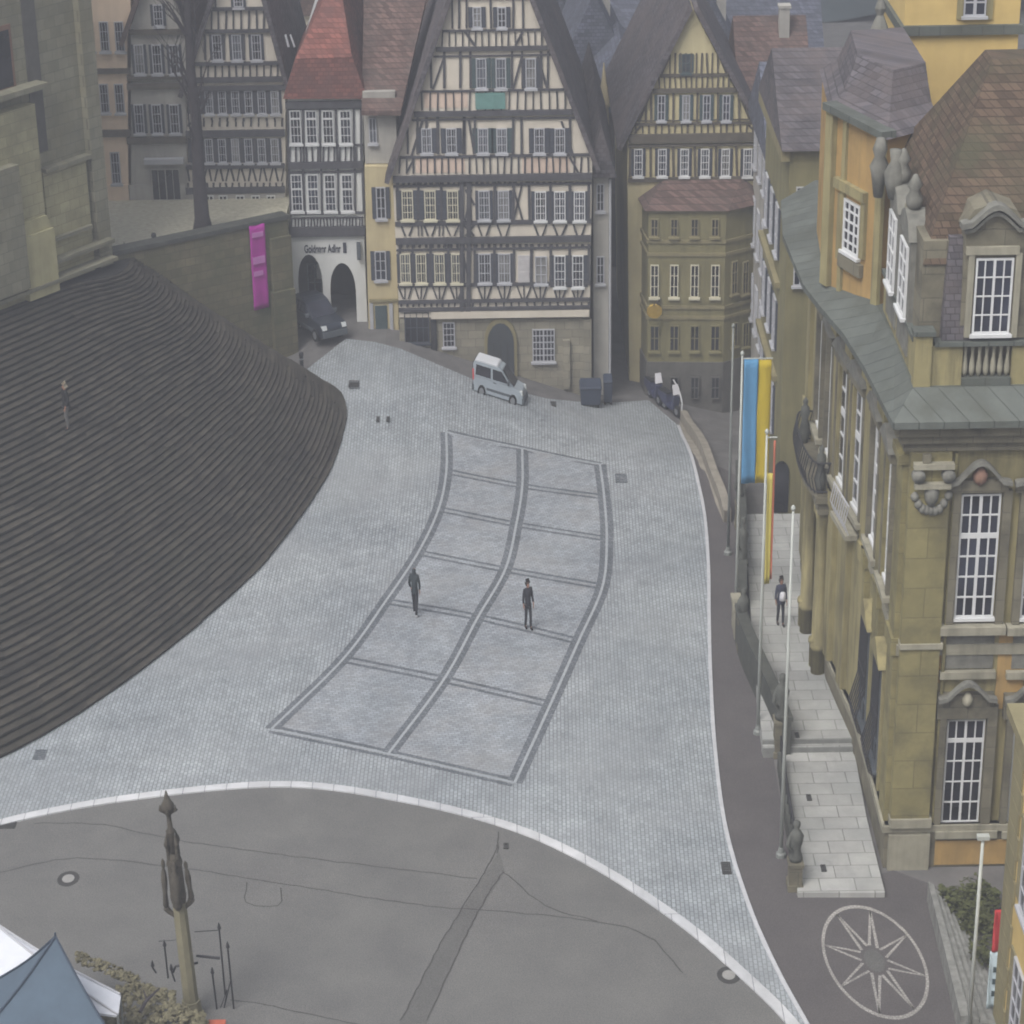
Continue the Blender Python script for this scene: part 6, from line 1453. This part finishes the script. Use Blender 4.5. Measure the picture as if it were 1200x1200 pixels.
# ------------------------------------------------------------------ people
def skin(name, V, E, Rd, m, parent, root, sx, R, sub=1):
    me = bpy.data.meshes.new(name); me.from_pydata([Vector(v) for v in V], E, []); o = bpy.data.objects.new(name, me); COL.objects.link(o)
    o.modifiers.new("s", 'SKIN'); s2 = o.modifiers.new("u", 'SUBSURF'); s2.levels = sub; s2.render_levels = sub
    for i, sv in enumerate(me.skin_vertices[0].data): sv.radius = (Rd[i], Rd[i]); sv.use_root = (i == root)
    dg = bpy.context.evaluated_depsgraph_get(); ev = bpy.data.meshes.new_from_object(o.evaluated_get(dg)); bpy.data.objects.remove(o); bpy.data.meshes.remove(me)
    for v in ev.vertices:
        q = R @ v.co; v.co = Vector((q.x*sx, q.y, q.z))
    ev.materials.clear(); ev.materials.append(M[m]); ev.name = name
    for p in ev.polygons: p.use_smooth = True
    o = bpy.data.objects.new(name, ev); COL.objects.link(o); o.parent = parent; return o
def person(label, pos, yaw, coat, trous, shoe, hair, stride=.12, long=.85, hood=False, bag=None, H=1.75, sx=.72, group=None):
    t = thing("person", label, "person", pos, group); k = H/1.75; R = Matrix.Rotation(yaw, 3, 'Z')
    V, E, Rd = [], [], []
    def add(p, r, par=None):
        V.append((p[0]*k, p[1]*k, p[2]*k)); Rd.append(r*k)
        if par is not None: E.append((par, len(V)-1))
        return len(V)-1
    pel = add((0, 0, .95), .095); ab = add((0, -.005, 1.1), .09, pel); chs = add((0, .0, 1.3), .1, ab); nk = add((0, .0, 1.49), .05, chs)
    jaw = add((0, -.02, 1.56), .062, nk); hd = add((0, -.005, 1.63), .08, jaw); tp_ = add((0, .005, 1.67), .06, hd); add((0, -.11, 1.625), .016, jaw)
    arms = {}
    for s in (-1, 1):
        sh_1 = add((s*.16, 0, 1.40), .042, chs); el = add((s*.235, .03*s*(1 if stride else 0)+.02, 1.15), .038, sh_1); wr = add((s*.235, -.06-.05*s, .93), .03, el)
        pm = add((s*.235, -.08-.05*s, .86), .034, wr)
        for fi, (dx, L) in enumerate(((-.024, .07), (-.008, .085), (.008, .08), (.022, .065))):
            f1 = add((s*.235, -.085-.05*s+dx, .82), .0095, pm); add((s*.225, -.095-.05*s+dx, .82-L), .008, f1)
        th1 = add((s*.215, -.12-.05*s, .85), .011, pm); add((s*.205, -.135-.05*s, .80), .009, th1)
        arms[s] = (sh_1, el, wr)
    legs = {}
    for s in (-1, 1):
        st_ = s*stride; hp = add((s*.09, 0, .88), .065, pel); kn = add((s*.095, -.04-st_*.5, .5), .048, hp); an = add((s*.095, .01-st_, .1), .03, kn); to = add((s*.098, -.10-st_, .05), .026, an); legs[s] = (hp, kn, an, to)
    body = skin("body", V, E, Rd, 'skin', t, pel, sx, R)
    # coat
    cv, ce, cr2 = [], [], []
    def ca(p, r, par=None):
        cv.append((p[0]*k, p[1]*k, p[2]*k)); cr2.append(r*k)
        if par is not None: ce.append((par, len(cv)-1))
        return len(cv)-1
    c0 = ca((0, 0, .98), .16); c1 = ca((0, 0, 1.2), .155, c0); c2 = ca((0, 0, 1.36), .165, c1); c3 = ca((0, .005, 1.5), .075, c2)
    cl_ = ca((0, 0, long), .185, c0)
    if long < .75: ca((0, 0, (long+.98)/2-.1), .18, cl_)
    if hood: h1 = ca((0, .035, 1.62), .105, c3); ca((0, .035, 1.68), .085, h1)
    for s in (-1, 1):
        a1 = ca((s*.175, 0, 1.42), .075, c2); a2 = ca((s*.24, .03*s+.02, 1.15), .062, a1); ca((s*.238, -.055-.05*s, .95), .047, a2)
    skin("coat", cv, ce, cr2, coat, t, c0, sx, R)
    tv, te, tr_ = [(0, 0, .97*k)], [], [.135*k]
    for s in (-1, 1):
        st_ = s*stride; b = len(tv); tv += [(s*.09*k, 0, .86*k), (s*.095*k, (-.04-st_*.5)*k, .5*k), (s*.095*k, (.01-st_)*k, .07*k)]; tr_ += [.1*k, .074*k, .058*k]; te += [(0, b), (b, b+1), (b+1, b+2)]
    skin("trousers", tv, te, tr_, trous, t, 0, sx, R)
    for s in (-1, 1):
        st_ = s*stride; skin("shoe", [(s*.095*k, (.05-st_)*k, .05*k), (s*.098*k, (-.06-st_)*k, .05*k), (s*.1*k, (-.17-st_)*k, .04*k)], [(0, 1), (1, 2)], [.048*k, .05*k, .042*k], shoe, t, 0, sx, R)
    if not hood: skin("hair", [(0, .045*k, 1.60*k), (0, .03*k, 1.655*k), (0, .012*k, 1.685*k)], [(0, 1), (1, 2)], [.07*k, .088*k, .075*k], hair, t, 1, sx, R)
    for s in (-1, 1):
        m_ = MB(); c = R @ Vector((s*.03*k, -.088*k, 1.66*k)); m_.lathe([(.002, -.011), (.009, -.006), (.011, 0), (.009, .006), (.002, .011)], Vector(pos)+Vector((c.x*sx, c.y, c.z)), 8); m_.build("eye", 'eye', t)
    if bag:
        bx_, by_, bz = bag; q = R @ Vector((bx_*k, by_*k, 0)); c = Vector(pos)+Vector((q.x*sx, q.y, bz*k))
        b_ = thing("carried_bag", "white bag carried by the walker on the town hall terrace", "bag", c); m_ = MB(); m_.lathe([(.05, -.16), (.11, -.15), (.12, -.02), (.1, .1), (.07, .14)], c, 8, .9, .7); m_.build("pouch", 'bagwhite', b_, True)
        m_ = MB(); m_.tube([c+Vector((-.07, 0, .17)), c+Vector((-.05, .0, .32)), c+Vector((.05, 0, .32)), c+Vector((.07, 0, .17))], .012, 6); m_.build("strap", 'iron', b_)
    return t
person("walker in a long dark greenish hooded coat with pale shoes on the paved grid", P(487, 722)+Vector((0, 0, .02)), math.radians(160), 'coat1', 'trousdark', 'shoepale', 'hairdark', .12, .78, True, sx=.7, H=1.8)
person("walker with bare dark hair in a charcoal coat and dark shoes on the paved grid", P(619, 737)+Vector((0, 0, .02)), math.radians(25), 'coat2', 'trousdark', 'shoedark', 'hairdark', .1, .72, sx=.68)
person("walker in a dark blue jacket carrying a white bag on the town hall terrace", at_z(914, 732, zC), math.radians(12), 'coat3', 'trousdark', 'shoedark', 'hairdark', .1, .9, bag=(0, -.22, 1.15), sx=.74, H=1.7)
# the person on the stairs stands on the nearest step
def stair_z(px_, py_):
    for i in range(NST):
        z = ZT*(i+1)/NST; p = at_z(px_, py_, z)
        # distance test along interpolated curve
        t_ = (i+.5)/NST; c = [a.lerp(b, t_) for a, b in zip(basec, topc)]
        d = min((q-p.xy).length for q in c)
        if i == 0 or d < best[0]: best = (d, p)
    return best[1]
person("fair haired person in a black jacket and grey trousers standing on the great stairs", stair_z(80, 503), math.radians(-60), 'coat4', 'trousgrey', 'shoedark', 'hairfair', .03, .92, sx=.8)
person("dim dark figure standing at the mouth of the alley", P(787, 455)+Vector((-.9, 0, 0)), math.radians(30), 'coat2', 'trousdark', 'shoedark', 'hairdark', .08, .85, sx=.72)

# ------------------------------------------------------------------ air, sky, sun
hz = MB(); hz.box(-310, 310, -70, 510, -40, 60); ho = hz.build("haze", 'ground'); tag(ho, kind='stuff'); ho.data.materials.clear()
hm = bpy.data.materials.new("haze_air"); hm.use_nodes = True; nt = hm.node_tree; nt.nodes.clear()
out = nt.nodes.new("ShaderNodeOutputMaterial"); pv_ = nt.nodes.new("ShaderNodeVolumePrincipled"); pv_.inputs["Color"].default_value = (.26, .272, .30, 1); pv_.inputs["Density"].default_value = .0054; pv_.inputs["Anisotropy"].default_value = .2
nt.links.new(pv_.outputs[0], out.inputs["Volume"]); ho.data.materials.append(hm)

SUN_EL, SUN_AZ = math.radians(54), math.radians(216)
w = bpy.data.worlds.new("World"); S.world = w; w.use_nodes = True; nt = w.node_tree; bg = nt.nodes["Background"]
sky = nt.nodes.new("ShaderNodeTexSky"); sky.sky_type = 'NISHITA'; sky.sun_disc = False; sky.sun_elevation = SUN_EL; sky.sun_rotation = SUN_AZ
sky.air_density = 1.2; sky.dust_density = 6.0; sky.ozone_density = 1.0
hs = nt.nodes.new("ShaderNodeHueSaturation"); hs.inputs["Saturation"].default_value = .42; nt.links.new(sky.outputs[0], hs.inputs["Color"]); nt.links.new(hs.outputs[0], bg.inputs[0]); bg.inputs[1].default_value = .15
sl = bpy.data.lights.new("sun", 'SUN'); sl.energy = 1.5; sl.angle = math.radians(30); sl.color = (1, .97, .92)
so = bpy.data.objects.new("sun", sl); COL.objects.link(so)
sd = Vector((math.sin(SUN_AZ)*math.cos(SUN_EL), math.cos(SUN_AZ)*math.cos(SUN_EL), math.sin(SUN_EL)))
so.rotation_euler = sd.to_track_quat('Z', 'Y').to_euler()
S.view_settings.view_transform = 'Standard'; S.view_settings.look = 'None'; S.view_settings.exposure = 1.0; S.view_settings.gamma = 1
S.cycles.max_bounces = 6; S.cycles.volume_bounces = 1; S.cycles.use_denoising = True; S.cycles.filter_width = 1.9

GROUPS = {"statue": "stone figures along the terrace parapet", "flagpole": "flagpoles before the town hall", "drain cover": "drain covers in the paving", "manhole cover": "round manhole covers in the asphalt",
          "person": "people walking in the square", "waste bin": "waste bins by the timbered house", "bollard": "dark bollards by the wall", "parasol": "folded parasols by the bay house", "scooter": "scooters parked by the ramp", "tent": "market tents by the fountain", "flag": "flags before the town hall"}
for o_ in list(COL.objects):
    if o_.parent is None and o_.get("category") in GROUPS: o_["group"] = GROUPS[o_["category"]]
    if o_.parent is None and o_.name.startswith("distant_house"): o_["group"] = "distant houses in the haze"
